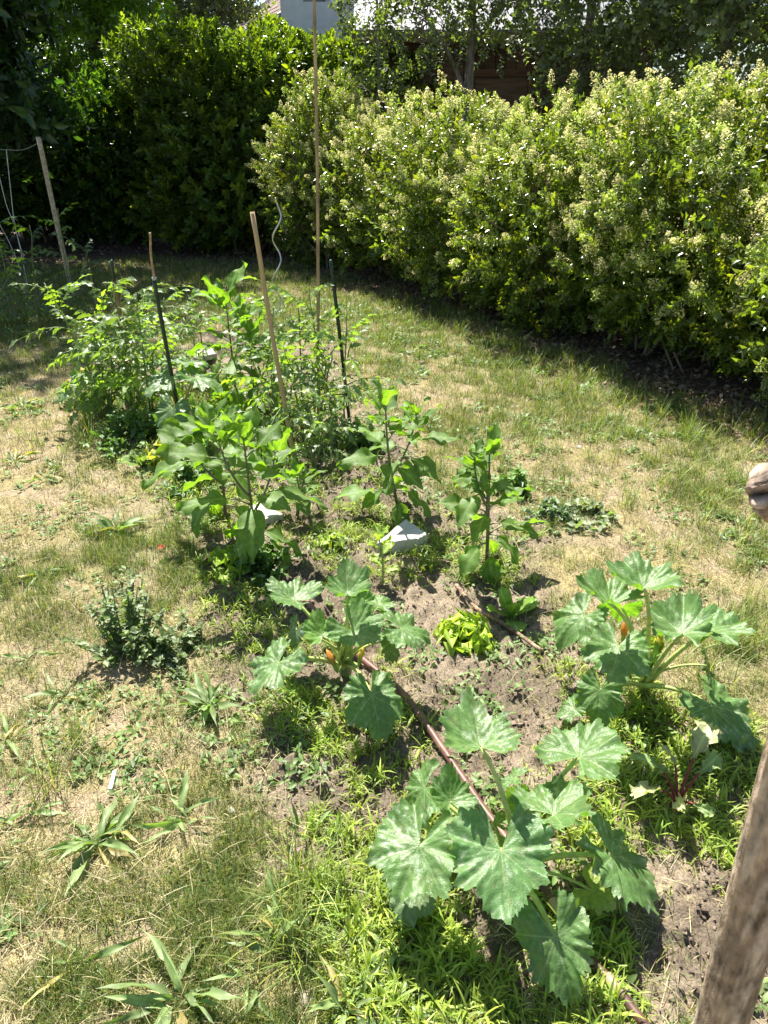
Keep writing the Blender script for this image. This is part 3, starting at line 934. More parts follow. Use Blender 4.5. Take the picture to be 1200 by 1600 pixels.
def build_house():
    # eave line runs from far left to near right
    A, B = np.array([-3.75, 21.5, 0]), np.array([-1.05, 15.2, 0])
    e = norm(B - A)
    inn = np.array([-e[1], e[0], 0])                                     # into the house
    if inn[0] < 0:
        inn = -inn
    L = np.linalg.norm(B - A)
    t = thing("house", "white rendered house with a brown tiled roof, half hidden behind the evergreens", "house", (A + B) / 2)
    Z = np.array([0, 0, 1.0])
    ez = 3.55
    m = MB()
    obox(m, A + inn * .45, e * L, inn * 6, Z * (ez + .1), (.74, .73, .70))
    m.build("wall", M_PLASTER, t, smooth_shade=False)
    # tiled roof in courses
    m = MB()
    sl = norm(inn + Z * .75)
    up = np.cross(e, sl)
    if up[2] < 0:
        up = -up
    r = np.random.default_rng(8)
    n = 17
    for i in range(n):
        for j in range(26):
            s = .26
            o = A - e * .35 + Z * ez + sl * (i * .24) + e * (j * (L + .5) / 26) + up * (.02 + r.normal(0, .003))
            obox(m, o, e * ((L + .5) / 26 - .006), sl * .27 - up * .012, up * .022, np.array([.20, .135, .105]) * r.uniform(.65, 1.25))
    rf = m.build("roof", M_TILE, t, smooth_shade=False)
    m = MB()
    obox(m, A - e * .42 + Z * (ez - .13), e * (L + .6), inn * .06, Z * .16, (.62, .60, .58))
    m.build("fascia", M_PAINT, t, smooth_shade=False)
    m = MB()
    V, F = tube([A - e * .42 - inn * .07 + Z * (ez + .01), B + e * .15 - inn * .07 + Z * (ez + .01)], .07, 8)
    m.add(V, F, (.40, .38, .37))
    m.build("gutter", M_STEEL, t)
    m = MB()
    obox(m, A - e * .47 + Z * (ez - .05) - inn * .05, sl * 4.3, up * .12, e * .06, (.55, .53, .50))
    m.build("bargeboard", M_PAINT, t, smooth_shade=False)
    # a white wing set forward with a dark window
    w = thing("house_wing", "white house wing with a dark window above the evergreens, right of the tiled roof", "building", (-1.0, 15.0, 0))
    m = MB()
    x0, x1, y0 = -1.74, -.32, 15.0
    wx0, wx1, wz0, wz1 = -1.36, -.92, 3.50, 3.95
    c = (.84, .84, .84)
    box(m, (x0, y0, 0), (wx0, y0 + .3, 5.2), c)
    box(m, (wx1, y0, 0), (x1, y0 + .3, 5.2), c)
    box(m, (wx0, y0, 0), (wx1, y0 + .3, wz0), c)
    box(m, (wx0, y0, wz1), (wx1, y0 + .3, 5.2), c)
    m.build("wall", M_PLASTER, w, smooth_shade=False)
    m = MB()
    for (a, b) in (((wx0, y0 + .08, wz0), (wx0 + .05, y0 + .14, wz1)), ((wx1 - .05, y0 + .08, wz0), (wx1, y0 + .14, wz1)),
                   ((wx0 + .05, y0 + .08, wz0), (wx1 - .05, y0 + .14, wz0 + .05)), ((wx0 + .05, y0 + .08, wz1 - .05), (wx1 - .05, y0 + .14, wz1))):
        box(m, a, b, (.30, .29, .27))
    f = m.build("window", M_PAINT, w, smooth_shade=False)
    m = MB()
    box(m, (wx0 + .05, y0 + .10, wz0 + .05), (wx1 - .05, y0 + .12, wz1 - .05), (.06, .07, .07))
    m.build("pane", M_GLASS, f, smooth_shade=False)
    m = MB()
    box(m, (x0 - .15, y0 - .3, 5.203), (x1 + .3, y0 + 4, 5.30), (.2, .14, .11))
    m.build("roof", M_TILE, w, smooth_shade=False)


def build_shed():
    t = thing("garden_shed", "brown wooden shed with a grey pitched roof behind the flowering hedge", "shed", (1.6, 12.4, 0))
    x0, x1, y0, ez = -.05, 3.6, 11.6, 2.68
    m = MB()
    r = np.random.default_rng(5)
    n = 26
    for i in range(n):
        a, b = x0 + (x1 - x0) * i / n, x0 + (x1 - x0) * (i + 1) / n
        box(m, (a, y0 + r.uniform(0, .008), 0), (b - .008, y0 + .03, ez), np.array([.095, .066, .048]) * r.uniform(.7, 1.25))
    box(m, (x0, y0 + .032, 0), (x1, y0 + 2.2, ez), (.10, .065, .045))
    m.build("wall", M_WOODWALL, t, smooth_shade=False)
    m = MB()
    sl = norm(np.array([0, 1, .42]))
    up = norm(np.array([0, -.42, 1]))
    k = 30
    for i in range(k):
        w = (x1 - x0 + .7) / k
        obox(m, np.array([x0 - .35 + i * w, y0 - .35, ez + .02]), np.array([w * .86, 0, 0]), sl * 2.6, up * .02, (.17, .18, .20))
        obox(m, np.array([x0 - .35 + i * w + w * .86, y0 - .35, ez + .02]), np.array([w * .14, 0, 0]), sl * 2.6, up * .045, (.19, .20, .22))
    m.build("roof", M_SLATE, t, smooth_shade=False)
    m = MB()
    box(m, (x0 - .36, y0 - .38, ez - .10), (x1 + .36, y0 - .353, ez + .015), (.17, .12, .09))
    m.build("fascia", M_WOODWALL, t, smooth_shade=False)
    m = MB()
    box(m, (1.15, y0 - .02, .05), (1.22, y0 - .002, 2.3), (.13, .08, .055))
    box(m, (1.95, y0 - .02, .05), (2.02, y0 - .002, 2.3), (.13, .08, .055))
    box(m, (1.22, y0 - .02, 2.22), (1.95, y0 - .002, 2.3), (.13, .08, .055))
    box(m, (1.23, y0 - .012, .05), (1.94, y0 - .004, 2.2), (.12, .085, .06))
    m.build("door", M_WOODWALL, t, smooth_shade=False)


build_house()
build_shed()


# ------------------------------------------------------------------ vegetables
VEIN_A = np.radians([0, 50, -50, 102, -102, 148, -148])


def squash_blade(Rr, cup=.25, wave=.05, droop=.2, side=.0, seed=0, base=(.090, .175, .066), silver=1.0, lobe=1.0, nr=26, na=170):
    """lobed, toothed squash leaf: stalk joins at the origin, tip along +Y, upper side +Z"""
    Rr = Rr * .735
    r = np.random.default_rng(seed)
    gap = r.uniform(.22, .5)
    th = np.linspace(-np.pi + gap, np.pi - gap, na)
    deg = np.abs(np.degrees(th))
    lob = np.array([1.06, .98, .84, .80, .87, .92, .81, .70, .76, .82, .80, .72, .62, .46])
    lob = 1 - (1 - lob) * np.where(np.arange(14) < 11, lobe, 1)
    ro = np.interp(deg, [0, 14, 26, 32, 44, 54, 68, 80, 92, 108, 132, 155, 170, 180], lob)
    ro = ro * (1 + .09 * np.sin(th * 1.5 + r.uniform(0, 6)) + .05 * np.sin(th * 3.3 + r.uniform(0, 6)))
    teeth = np.abs(((th * 180 / np.pi + r.uniform(0, 12)) / 11.0) % 1 - .35)
    t2 = np.abs(((th * 180 / np.pi + r.uniform(0, 30)) / 27.0 + .15 * np.sin(th * 3)) % 1 - .4)
    ro = ro * (1 + .10 * (.5 - teeth * 1.6) + .12 * (.3 - t2) + .025 * r.normal(0, 1, na))
    s = np.linspace(.02, 1, nr)
    RHO = s[:, None] * ro[None]
    TH = np.tile(th, (nr, 1))
    X, Y = RHO * np.sin(TH), RHO * np.cos(TH)
    dv = np.full(X.shape, 9.0)
    for a in VEIN_A:
        dd = TH - a
        d = np.where(np.cos(dd) > 0, np.abs(RHO * np.sin(dd)), 9)
        dv = np.minimum(dv, d)
    # side veins: herringbone from each main vein
    sv = np.full(X.shape, 9.0)
    for a in VEIN_A:
        al, ac = X * np.sin(a) + Y * np.cos(a), X * np.cos(a) - Y * np.sin(a)
        near = (np.abs(ac) <= dv + .12) & (al > .1)
        q = np.abs(((al - .8 * np.abs(ac)) / .17) % 1 - .5) * .17
        sv = np.where(near, np.minimum(sv, q), sv)
    Z = cup * RHO ** 1.4
    Z = Z + .030 * (1 - np.exp(-(dv / .07) ** 2)) * np.minimum(RHO * 2, 1) + .009 * (1 - np.exp(-(sv / .04) ** 2)) * np.minimum(RHO * 2, 1)
    ph = r.uniform(0, 6.28, 3)
    Z = Z + .06 * np.sin(X * 5 + ph[1]) * np.sin(Y * 4 + ph[2]) * np.minimum(RHO * 1.5, 1)
    Z = Z + 1.25 * wave * s[:, None] ** 3 * (np.sin(TH * 7 + ph[0]) + .7 * np.sin(TH * 12 + ph[1]) + .5 * np.sin(TH * 19 + ph[2]))
    Z = Z - droop * np.maximum(Y, 0) ** 2 - side * np.abs(X) ** 1.8
    Z = Z + .05 * (fbm(X * 5 + seed, Y * 5, 2, 5) - .5)
    V = np.stack([X, Y, Z], -1).reshape(-1, 3) * Rr
    base = np.array(base)
    nz = fbm(X * 6 + seed * 3.1, Y * 6, 3, 7)
    c = base * (.8 + .5 * nz)[..., None]
    vein = np.exp(-(dv / .013) ** 2) * (1 - .35 * s[:, None])
    vein = np.maximum(vein, .28 * np.exp(-(sv / .012) ** 2))
    c = c + (np.array([.26, .36, .17]) - c) * (vein * .85)[..., None]
    mot = smooth(.52, .64, fbm(X * 17 + seed, Y * 17 - seed, 2, 9)) * smooth(.46, .62, fbm(X * 4 - seed, Y * 4, 2, 19)) * np.exp(-(np.minimum(dv, sv * 1.6) / .07) ** 2) * silver * smooth(.1, .35, RHO)
    c = c + (np.array([.40, .46, .36]) - c) * (.62 * mot)[..., None]
    spots = smooth(.72, .76, vn(X * 30 + seed * 5, Y * 30, 29)) * smooth(.45, .6, fbm(X * 4 + seed * 2, Y * 4, 2, 33))
    c = c + (np.array([.22, .20, .09]) - c) * (.5 * spots)[..., None]
    idx = np.arange(nr * na).reshape(nr, na)
    F = np.stack([idx[:-1, :-1], idx[1:, :-1], idx[1:, 1:], idx[:-1, 1:]], -1).reshape(-1, 4)
    return V, F, c.reshape(-1, 3)


def frame(az, tilt, roll=0.0):
    """leaf frame: tip towards azimuth az (0 right, 90 away, -90 towards the viewer), tipped down by tilt"""
    a, t = rad(az), rad(tilt)
    d = np.array([math.cos(a) * math.cos(t), math.sin(a) * math.cos(t), -math.sin(t)])
    n = np.array([math.cos(a) * math.sin(t), math.sin(a) * math.sin(t), math.cos(t)])
    x = np.cross(d, n)
    r = rad(roll)
    n2 = n * math.cos(r) + x * math.sin(r)
    return basis(d, n2)


def squash(base_px, leaves, label, seed, buds=(), youngs=3, group="squash plants in the bed", base_col=(.098, .185, .052)):
    b = at(*base_px, 0.0)
    b[2] = float(hgt(b[0], b[1]))
    t = thing("squash_plant", label, "vegetable plant", b, group)
    r = np.random.default_rng(seed)
    crown = b + np.array([0, 0, .05])
    m = MB()
    V, F = tube(curve(b - [0, 0, .02], b + [0, .01, .03], crown + [0, 0, .015], 5), [.017, .02, .02, .017, .010], 8)
    m.add(V, F, (.19, .24, .09))
    m.build("stem", M_STEM, t)
    for i, lf in enumerate(leaves):
        (px, py, z, R_, az, tilt, cup, droop, roll) = lf[:9]
        opt = lf[9] if len(lf) > 9 else {}
        P = at(px, py, z + b[2])
        rot = frame(az, tilt, roll)
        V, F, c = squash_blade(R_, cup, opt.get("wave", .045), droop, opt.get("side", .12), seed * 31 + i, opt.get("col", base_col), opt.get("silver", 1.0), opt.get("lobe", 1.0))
        V = V * np.array([opt.get("narrow", 1.0), 1, 1])
        m = MB()
        m.add(V @ rot.T + P, F, c)
        o = m.build("leaf", M_SQUASH, t)
        if "lab" in opt:
            o["label"] = opt["lab"]
        # stalk, hanging under the blade from the crown
        s = crown + np.append(r.normal(0, .012, 2), r.uniform(-.015, .02))
        mid = s * .55 + P * .45 + np.array([0, 0, opt.get("arch", .05)])
        C = curve(s, mid, P - rot[:, 2] * .003, 12)
        k = max(.55, min(1.0, R_ / .15))
        V, F = tube(C, np.linspace(.0085, .0048, 12) * k, 8)
        g = np.linspace(0, 1, 12).repeat(8)[:, None]
        m = MB()
        m.add(V, F, np.array([.46, .52, .17]) * (1 - g) + np.array([.34, .43, .13]) * g)
        m.build("petiole", M_STEM, o)
    for i in range(youngs):                                              # short upright stalks with folded young leaves
        a = r.uniform(0, 6.28)
        L = r.uniform(.07, .15)
        tip = crown + np.array([math.cos(a) * L * .35, math.sin(a) * L * .35, L])
        rot = frame(math.degrees(a), -60, r.uniform(-20, 20))
        V, F, c = squash_blade(r.uniform(.03, .055), .9, .1, -.2, -.5, seed * 77 + i, (.13, .21, .06), .5, 1, 9, 60)
        m = MB()
        m.add(V @ rot.T + tip, F, c)
        o = m.build("leaf", M_SQUASH, t)
        V, F = tube(curve(crown, crown * .5 + tip * .5 + [0, 0, .02], tip, 6), np.linspace(.007, .004, 6), 6)
        m = MB()
        m.add(V, F, (.27, .37, .10))
        m.build("petiole", M_STEM, o)
    for (px, py, z, L, az, tilt, c) in buds:
        P = at(px, py, z + b[2])
        rot = frame(az, tilt)
        n = 9
        s = np.linspace(0, 1, n)
        w = np.interp(s, [0, .1, .25, .6, .85, 1], [.25, .55, .5, 1, .6, .05]) * L * .16
        V, F = tube(np.stack([0 * s, s * L, .04 * L * np.sin(s * 3)], -1), w, 9)
        ang = np.tile(np.arange(9), n)
        V = V * (1 + .0 * ang[:, None])
        g = np.clip((s.repeat(9) - .25) * 2.5, 0, 1)[:, None]
        rib = (.8 + .35 * (ang % 2))[:, None]
        m = MB()
        m.add(V @ rot.T + P, F, (np.array([.26, .36, .08]) * (1 - g) + np.array(c) * g) * rib)
        m.build("flower_bud", M_LETT, t)
        V, F = tube(curve(crown, (crown + P) / 2 + [0, 0, .01], P, 6), np.linspace(.006, .0045, 6), 6)
        m = MB(); m.add(V, F, (.24, .33, .09)); m.build("flower_stalk", M_STEM, t)
    return t


YEL, ORA = (.60, .46, .07), (.56, .25, .04)
squash((792, 1385), [
    (751, 1166, .36, .140, 95, 6, .55, .10, 0, dict(silver=1.2, wave=.05, arch=.10)),
    (655, 1322, .21, .164, -118, 20, .10, .12, 4, dict(silver=1.4, side=.14)),
    (783, 1330, .24, .170, -92, 18, .16, .15, -4, dict(col=(.10, .20, .065), silver=.9)),
    (866, 1272, .22, .140, 20, -6, .42, .10, -18, dict(silver=1.1)),
    (957, 1338, .15, .172, -38, 30, .05, .15, -18, dict(silver=1.3)),
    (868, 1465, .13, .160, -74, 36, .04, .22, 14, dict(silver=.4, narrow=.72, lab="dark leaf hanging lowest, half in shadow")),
    (664, 1232, .17, .120, 200, 46, .0, .3, 0, dict(silver=1.0)),
    (704, 1252, .20, .090, 100, -18, .55, .0, 15, dict(col=(.09, .18, .05), silver=.7)),
    (806, 1214, .19, .062, 150, 30, .1, .4, 0, dict()),
    (812, 1258, .17, .062, 70, -40, .8, .0, 10, dict(col=(.10, .19, .05))),
    (648, 1385, .06, .100, -110, 24, .1, .2, 0, dict(col=(.12, .18, .08), silver=.7)),
    (926, 1392, .05, .080, -25, 22, .1, .2, 10, dict(col=(.28, .34, .08), silver=.3, lab="small yellowing leaf low on the ground")),
    (905, 1182, .27, .160, 52, 2, .22, .12, -8, dict(silver=.9)),
], "nearest squash plant, one leaf held high on a tall stalk above silver-mottled leaves", 3, [], 3)
squash((540, 1060), [
    (461, 938, .23, .138, 150, -4, .42, .1, 6, dict(silver=.6)),
    (543, 928, .40, .105, 95, -4, .70, .0, 0, dict(silver=.4, wave=.06)),
    (434, 1036, .17, .150, 218, 26, .05, .15, 8, dict(silver=1.5)),
    (461, 986, .20, .085, 205, 62, .0, .3, 0, dict(col=(.075, .13, .07))),
    (504, 993, .24, .088, 110, -20, .5, .0, 0, dict(col=(.13, .24, .055), silver=.3)),  # brighter, yellower colour paints the light on this leaf
    (553, 986, .29, .125, -40, 12, .5, .1, 15, dict(silver=.5)),
    (628, 982, .24, .135, 12, 20, .05, .25, 6, dict(silver=.9)),
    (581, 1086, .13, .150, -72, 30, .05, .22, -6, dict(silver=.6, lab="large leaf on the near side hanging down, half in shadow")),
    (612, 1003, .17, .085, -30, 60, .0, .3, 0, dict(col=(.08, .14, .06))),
    (560, 945, .30, .080, 80, -25, .5, .0, 10, dict(col=(.12, .23, .05), silver=.2)),  # backlight put into the leaf colour
    (592, 945, .26, .080, 45, 10, .2, .2, 0, dict(col=(.11, .20, .055), silver=.3)),
], "squash plant left of the pipe, a pale mottled leaf drooping over the dry lawn", 5,
    [(527, 1050, .10, .075, 130, -45, ORA), (560, 1040, .12, .06, 60, -60, YEL), (548, 1030, .15, .06, 100, -70, (.4, .46, .1))], 4)
squash((1003, 1090), [
    (1006, 918, .50, .140, 92, 4, .55, .05, 0, dict(silver=.5, wave=.05, arch=.14)),
    (952, 941, .44, .128, 118, 2, .60, .05, 8, dict(silver=.5, wave=.06, arch=.10)),
    (966, 1010, .30, .150, -112, 14, .16, .15, -6, dict(silver=.7)),
    (912, 962, .24, .145, 205, 36, .05, .25, 0, dict(silver=.8)),
    (1066, 990, .33, .145, 70, -4, .5, .05, -10, dict(silver=.8, wave=.07)),
    (1112, 984, .32, .16, 22, 0, .26, .2, -8, dict(silver=.6)),
    (1112, 1102, .10, .185, -48, 24, .06, .15, -4, dict(silver=1.2)),
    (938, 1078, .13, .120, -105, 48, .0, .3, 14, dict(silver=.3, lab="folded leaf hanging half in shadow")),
    (972, 948, .30, .105, 75, 55, .1, .2, 0, dict(col=(.12, .24, .05), silver=.2)),  # backlit underside painted as a brighter leaf colour
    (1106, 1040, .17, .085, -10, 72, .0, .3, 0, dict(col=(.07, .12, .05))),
    (895, 1105, .06, .07, 190, 30, .1, .2, 0, dict()),
], "squash plant on the right with upright funnel leaves on tall stalks and yellow flower buds", 7,
    [(973, 1005, .24, .07, 95, -80, ORA), (1022, 1030, .14, .09, 60, -60, (.62, .52, .08)), (985, 1060, .07, .08, 110, -40, YEL), (1012, 1048, .10, .07, 80, -60, (.5, .5, .1)), (1000, 1040, .12, .06, 90, -70, YEL)], 4)
squash((125, 622), [
    (112, 592, .16, .13, 180, 30, .1, .2, 0, dict(silver=.5)), (135, 600, .20, .14, 100, -10, .3, .1, 0, dict(silver=.4)),
    (105, 612, .10, .12, 225, 40, .1, .2, 0, dict()), (160, 605, .18, .13, 40, 10, .2, .2, 0, dict()), (140, 622, .12, .13, -80, 35, .1, .2, 0, dict(silver=1.0))],
    "far squash plant with orange flowers at the bed's edge, below the leaning tomato", 9,
    [(142, 592, .16, .12, 150, -30, YEL), (133, 602, .12, .12, 200, -20, ORA)], 2)
squash((288, 660), [
    (285, 568, .42, .20, 40, 10, .15, .2, 0, dict(silver=.7)), (262, 590, .36, .19, 230, 20, .1, .2, 0, dict(silver=1.3)), (305, 590, .38, .19, -10, 20, .15, .2, 0, dict(silver=.9)),
    (268, 640, .25, .18, -110, 50, .0, .2, 0, dict(silver=.3)), (255, 570, .36, .15, 140, 5, .2, .2, 0, dict(silver=.8)), (300, 655, .18, .15, -60, 45, .0, .2, 0, dict())],
    "squash plant with pale deeply lobed leaves round the foot of the two-part stake", 11, [], 2)


def egg_blade(L, W, seed, curl=-.3, fold=.1, base=(.085, .165, .042), nu=12, nv=8):
    r = np.random.default_rng(seed)
    u = np.linspace(0, 1, nu + 1)
    prof = np.interp(u, [0, .06, .2, .38, .55, .75, .9, 1], [.04, .42, .86, 1, .92, .62, .3, .02])
    lob = 1 + .15 * np.sin(u * 13 + r.uniform(0, 6)) * np.sin(np.pi * u)
    v = np.linspace(-1, 1, nv + 1)
    U, Vv = np.meshgrid(u, v, indexing='ij')
    X = Vv * (prof * lob)[:, None] * W / 2
    Y = U * L
    ph = r.uniform(0, 6.28, 3)
    side = np.abs(((U - .35 * np.abs(Vv) + .02) / .14) % 1 - .5) * .28       # side veins
    Z = fold * np.abs(X) + curl * L * U ** 2 + .16 * W * np.abs(Vv) ** 2 * (np.sin(U * 9 + ph[0] + (Vv > 0) * 2) + .5 * np.sin(U * 17 + ph[1]))
    Z = Z + .028 * L * (side / .14) * (1 - np.abs(Vv)) + .06 * L * np.sin(ph[2]) * Vv * U
    c = np.array(base) * (.85 + .3 * vn(U * 9 + seed, Vv * 4, 3))[..., None]
    g = np.exp(-(Vv / .06) ** 2) * (1 - .5 * U) + .35 * np.exp(-(side / .03) ** 2)
    c = c + (np.array([.26, .36, .15]) - c) * (np.clip(g, 0, 1) * .75)[..., None]
    idx = np.arange((nu + 1) * (nv + 1)).reshape(nu + 1, nv + 1)
    F = np.stack([idx[:-1, :-1], idx[:-1, 1:], idx[1:, 1:], idx[1:, :-1]], -1).reshape(-1, 4)
    return np.stack([X, Y, Z], -1).reshape(-1, 3), F, c.reshape(-1, 3)


def aubergine(base_px, top_px, h, n, leaf_len, label, seed, manual=(), forks=1, low=.16, rough=1.0, az0=None, upright=0.0):
    b = at(*base_px, 0.0)
    b[2] = float(hgt(b[0], b[1]))
    top = at(*top_px, h + b[2])
    lean = top - b
    lean[:2] *= .85
    # keep the plant plausible: the lean may not pass a third of the height
    k = np.linalg.norm(lean[:2]) / (h * .45)
    if k > 1:
        lean[:2] /= k
    r = np.random.default_rng(seed)
    t = thing("aubergine_plant", label, "vegetable plant", b, "aubergine plants in the bed")
    m = MB()
    axes = []
    st = curve(b - [0, 0, .02], b + lean * .5 + np.append(r.normal(0, .02, 2), 0), b + lean, 14)
    axes.append(st)
    V, F = tube(st, np.linspace(.0085, .003, 14), 7)
    g = np.linspace(0, 1, 14).repeat(7)[:, None]
    m.add(V, F, np.array([.13, .09, .085]) * (1 - g) + np.array([.15, .17, .09]) * g)
    for f in range(forks):
        s = st[5 + f * 2]
        a = r.uniform(0, 6.28)
        e = s + np.array([math.cos(a) * h * .22, math.sin(a) * h * .22, h * r.uniform(.35, .5)])
        q = curve(s, s * .6 + e * .4 + [math.cos(a) * .05, math.sin(a) * .05, 0], e, 10)
        axes.append(q)
        V, F = tube(q, np.linspace(.006, .0025, 10), 6)
        m.add(V, F, (.14, .13, .09))
    m.build("stem", M_STEM, t)

    def leaf(s, az, pet, L, tilt, roll, sd, colk=1.0, W=None, curl=None):
        a = rad(az)
        e = s + np.array([math.cos(a), math.sin(a), 0]) * pet * math.cos(rad(tilt) * .5) + np.array([0, 0, pet * .45 - pet * math.sin(rad(max(tilt, 0))) * .6])
        rot = frame(az, tilt, roll)
        col = np.array([.108, .185, .044]) * colk
        V, F, c = egg_blade(L, (W or r.uniform(.44, .60)) * L, sd, r.uniform(-.32, -.08) if curl is None else curl, r.uniform(0, .35), col)
        m = MB()
        m.add(V @ rot.T + e, F, c)
        o = m.build("leaf", M_EGG, t)
        C = curve(s, (s + e) / 2 + [0, 0, pet * .18], e, 6)
        V, F = tube(C, np.linspace(.0035, .0022, 6), 5)
        m = MB()
        m.add(V, F, (.22, .25, .12))
        m.build("petiole", M_STEM, o)

    a = r.uniform(0, 360) if az0 is None else az0
    for i in range(n):
        ax = axes[0] if (i % (forks + 1) == 0 or i < 3) else axes[1 + (i % forks if forks else 0)]
        f = low + (1 - low) * (i + .5) / n
        s = ax[min(len(ax) - 1, int(f * (len(ax) - 1) + .5))]
        a += 137.5 + r.normal(0, 12)
        L = leaf_len * np.interp(f, [0, .3, .7, .9, 1], [.9, 1.08, 1.0, .85, .55]) * r.uniform(.85, 1.15)
        tilt = np.interp(f, [.1, .4, .7, 1], [48, 15, -22, -62]) + r.normal(0, 9) - upright
        leaf(s, a, L * .30, L, tilt, r.normal(0, 14), seed * 50 + i, r.uniform(.85, 1.2))
    for j, ax in enumerate(axes):                                        # the crowded leaves of each tip
        a = r.uniform(0, 360)
        for i in range(5):
            a += 137.5 + r.normal(0, 15)
            L = leaf_len * r.uniform(.55, .85) * (1 if j == 0 else .85)
            leaf(ax[len(ax) - 1 - i // 2], a, L * .15, L, -62 + 12 * (i // 2) + r.normal(0, 8), r.normal(0, 20), seed * 70 + j * 9 + i, r.uniform(1.0, 1.3), curl=r.uniform(-.35, .05))
    for i, (fr, az, pet, L, tilt, roll, ck) in enumerate(manual):
        s = st[int(fr * 13)]
        leaf(s, az, pet, L, tilt, roll, seed * 90 + i, ck)
    return t


aubergine((760, 888), (763, 712), .52, 22, .130, "upright aubergine plant standing alone at the right side of the bed", 21, [(.3, -135, .05, .15, 32, 0, 1.3), (.35, 10, .09, .15, -5, -20, 1.2), (.15, -40, .05, .13, 66, 0, .8)], 2)
aubergine((624, 800), (598, 640), .56, 22, .155, "aubergine plant behind the pale wedge-shaped stone", 22, [(.22, 188, .10, .18, 2, 0, 1.3), (.25, -20, .07, .15, 40, 0, 1.2)], 1)
aubergine((398, 868), (380, 690), .60, 20, .172, "large aubergine plant with drooping shaded leaves beside the flat white stone", 23,
          [(.22, -75, .07, .21, 66, 10, .8), (.26, -28, .11, .20, 62, -20, 1.15), (.5, 190, .09, .19, 4, 0, 1.2), (.85, 120, .05, .17, -45, 0, 1.2), (.9, 40, .05, .17, -40, 0, .9)], 2)  # first hanging leaf painted darker for the shadow on it
aubergine((352, 812), (325, 680), .52, 17, .175, "dark-stemmed aubergine plant close behind the large drooping one, on the lawn side", 24, [(.55, 185, .08, .18, 2, 0, 1.2), (.9, 160, .05, .17, -20, 0, .9)], 1)
aubergine((370, 632), (352, 470), .70, 19, .20, "tall aubergine plant far in the bed, its topmost leaf pointing up", 25, [(1.0, 50, .03, .22, -60, 0, 1.35), (.95, 150, .05, .21, -25, 0, 1.2), (.45, 215, .08, .22, 45, 0, .9)], 1)
aubergine((408, 650), (392, 520), .52, 16, .16, "shorter aubergine plant at the right of the tall far one, left of the leaning cane", 26, [], 1)
aubergine((462, 812), (464, 742), .22, 13, .095, "small round-leaved young aubergine beside the flat white stone", 27, [], 0, .3, upright=20)


def compound_tpl(seed, droop=.35):
    """a tomato leaf of length 1 along +Y with toothed leaflets"""
    r = np.random.default_rng(seed)
    lf = leaf_tpl([.1, .75, .5, .95, .5, .62, .22, .02], 7, .50, .3, -.35, .07, 2, seed)
    parts = []

    def mid(u):
        return np.array([.03 * math.sin(u * 3 + seed), u * (1 - .08 * droop * u), -droop * u * u])
    for (u, s, L) in [(.28, 1, .30), (.30, -1, .30), (.42, 1, .12), (.45, -1, .12), (.55, 1, .34), (.58, -1, .33), (.68, 1, .12), (.8, 1, .27), (.82, -1, .27), (1.0, 0, .36)]:
        p = mid(u)
        ang = s * rad(r.uniform(55, 75))
        t = np.array([math.sin(ang), math.cos(ang), -.3 - droop * u + r.normal(0, .25)])
        R = basis(t, np.array([0, .2, 1.0]) + r.normal(0, .3, 3))
        parts.append((lf[0] * L * r.uniform(.85, 1.15) @ R.T + p, lf[1], lf[2] * r.uniform(.85, 1.15)))
    P = np.array([mid(u) for u in np.linspace(0, 1, 6)])
    V, Fs = tube(P, np.linspace(.018, .008, 6), 4, cap=False)
    parts.append((V, Fs[0], np.tile([[1.3, 1.2, .9]], (len(V), 1))))
    return join_tpl(parts)


CT = [compound_tpl(s, d) for s, d in ((1, .25), (2, .5), (3, .8))]


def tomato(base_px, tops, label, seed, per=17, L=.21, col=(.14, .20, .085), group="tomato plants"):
    b = at(*base_px, 0.0)
    b[2] = float(hgt(b[0], b[1]))
    r = np.random.default_rng(seed)
    t = thing("tomato_plant", label, "vegetable plant", b, group)
    ms, mf = MB(), MB()
    Ps, Ts = [], []
    for (dx, dy, hh) in tops:
        hh = hh * 1.18
        e = b + np.array([dx, dy, hh])
        C = curve(b - [0, 0, .02], b + np.array([dx * .3, dy * .3, hh * .55]) + r.normal(0, .02, 3), e, 12) + r.normal(0, .004, (12, 3))
        V, F = tube(C, np.linspace(.0065, .003, 12), 6)
        ms.add(V, F, (.15, .20, .085))
        a = r.uniform(0, 6.28)
        for i in range(per):
            f = .12 + .88 * (i + .5) / per
            a += 2.4 + r.normal(0, .3)
            Ps.append(C[int(f * 11)])
            Ts.append([math.cos(a), math.sin(a), np.interp(f, [0, .6, 1], [-.1, .6, 1.6]) + r.normal(0, .2)])
    Ps, Ts = np.array(Ps), np.array(Ts)
    K = len(Ps)
    Ps = Ps + r.normal(0, .012, (K, 3))
    R = basis(Ts, np.array([0, 0, 1.0]) + r.normal(0, .25, (K, 3)))
    S = L * r.uniform(.7, 1.2, K)
    cc = np.array(col) * r.uniform(.7, 1.35, (K, 1)) * np.where(r.random((K, 1)) < .2, np.array([1.5, 1.5, .8]), 1)
    g = r.integers(0, 3, K)
    for j in range(3):
        s = g == j
        if s.any():
            mf.scatter(CT[j], Ps[s], R[s], S[s], cc[s])
    ms.build("stem", M_STEM, t)
    mf.build("foliage", M_TOM, t)
    return t


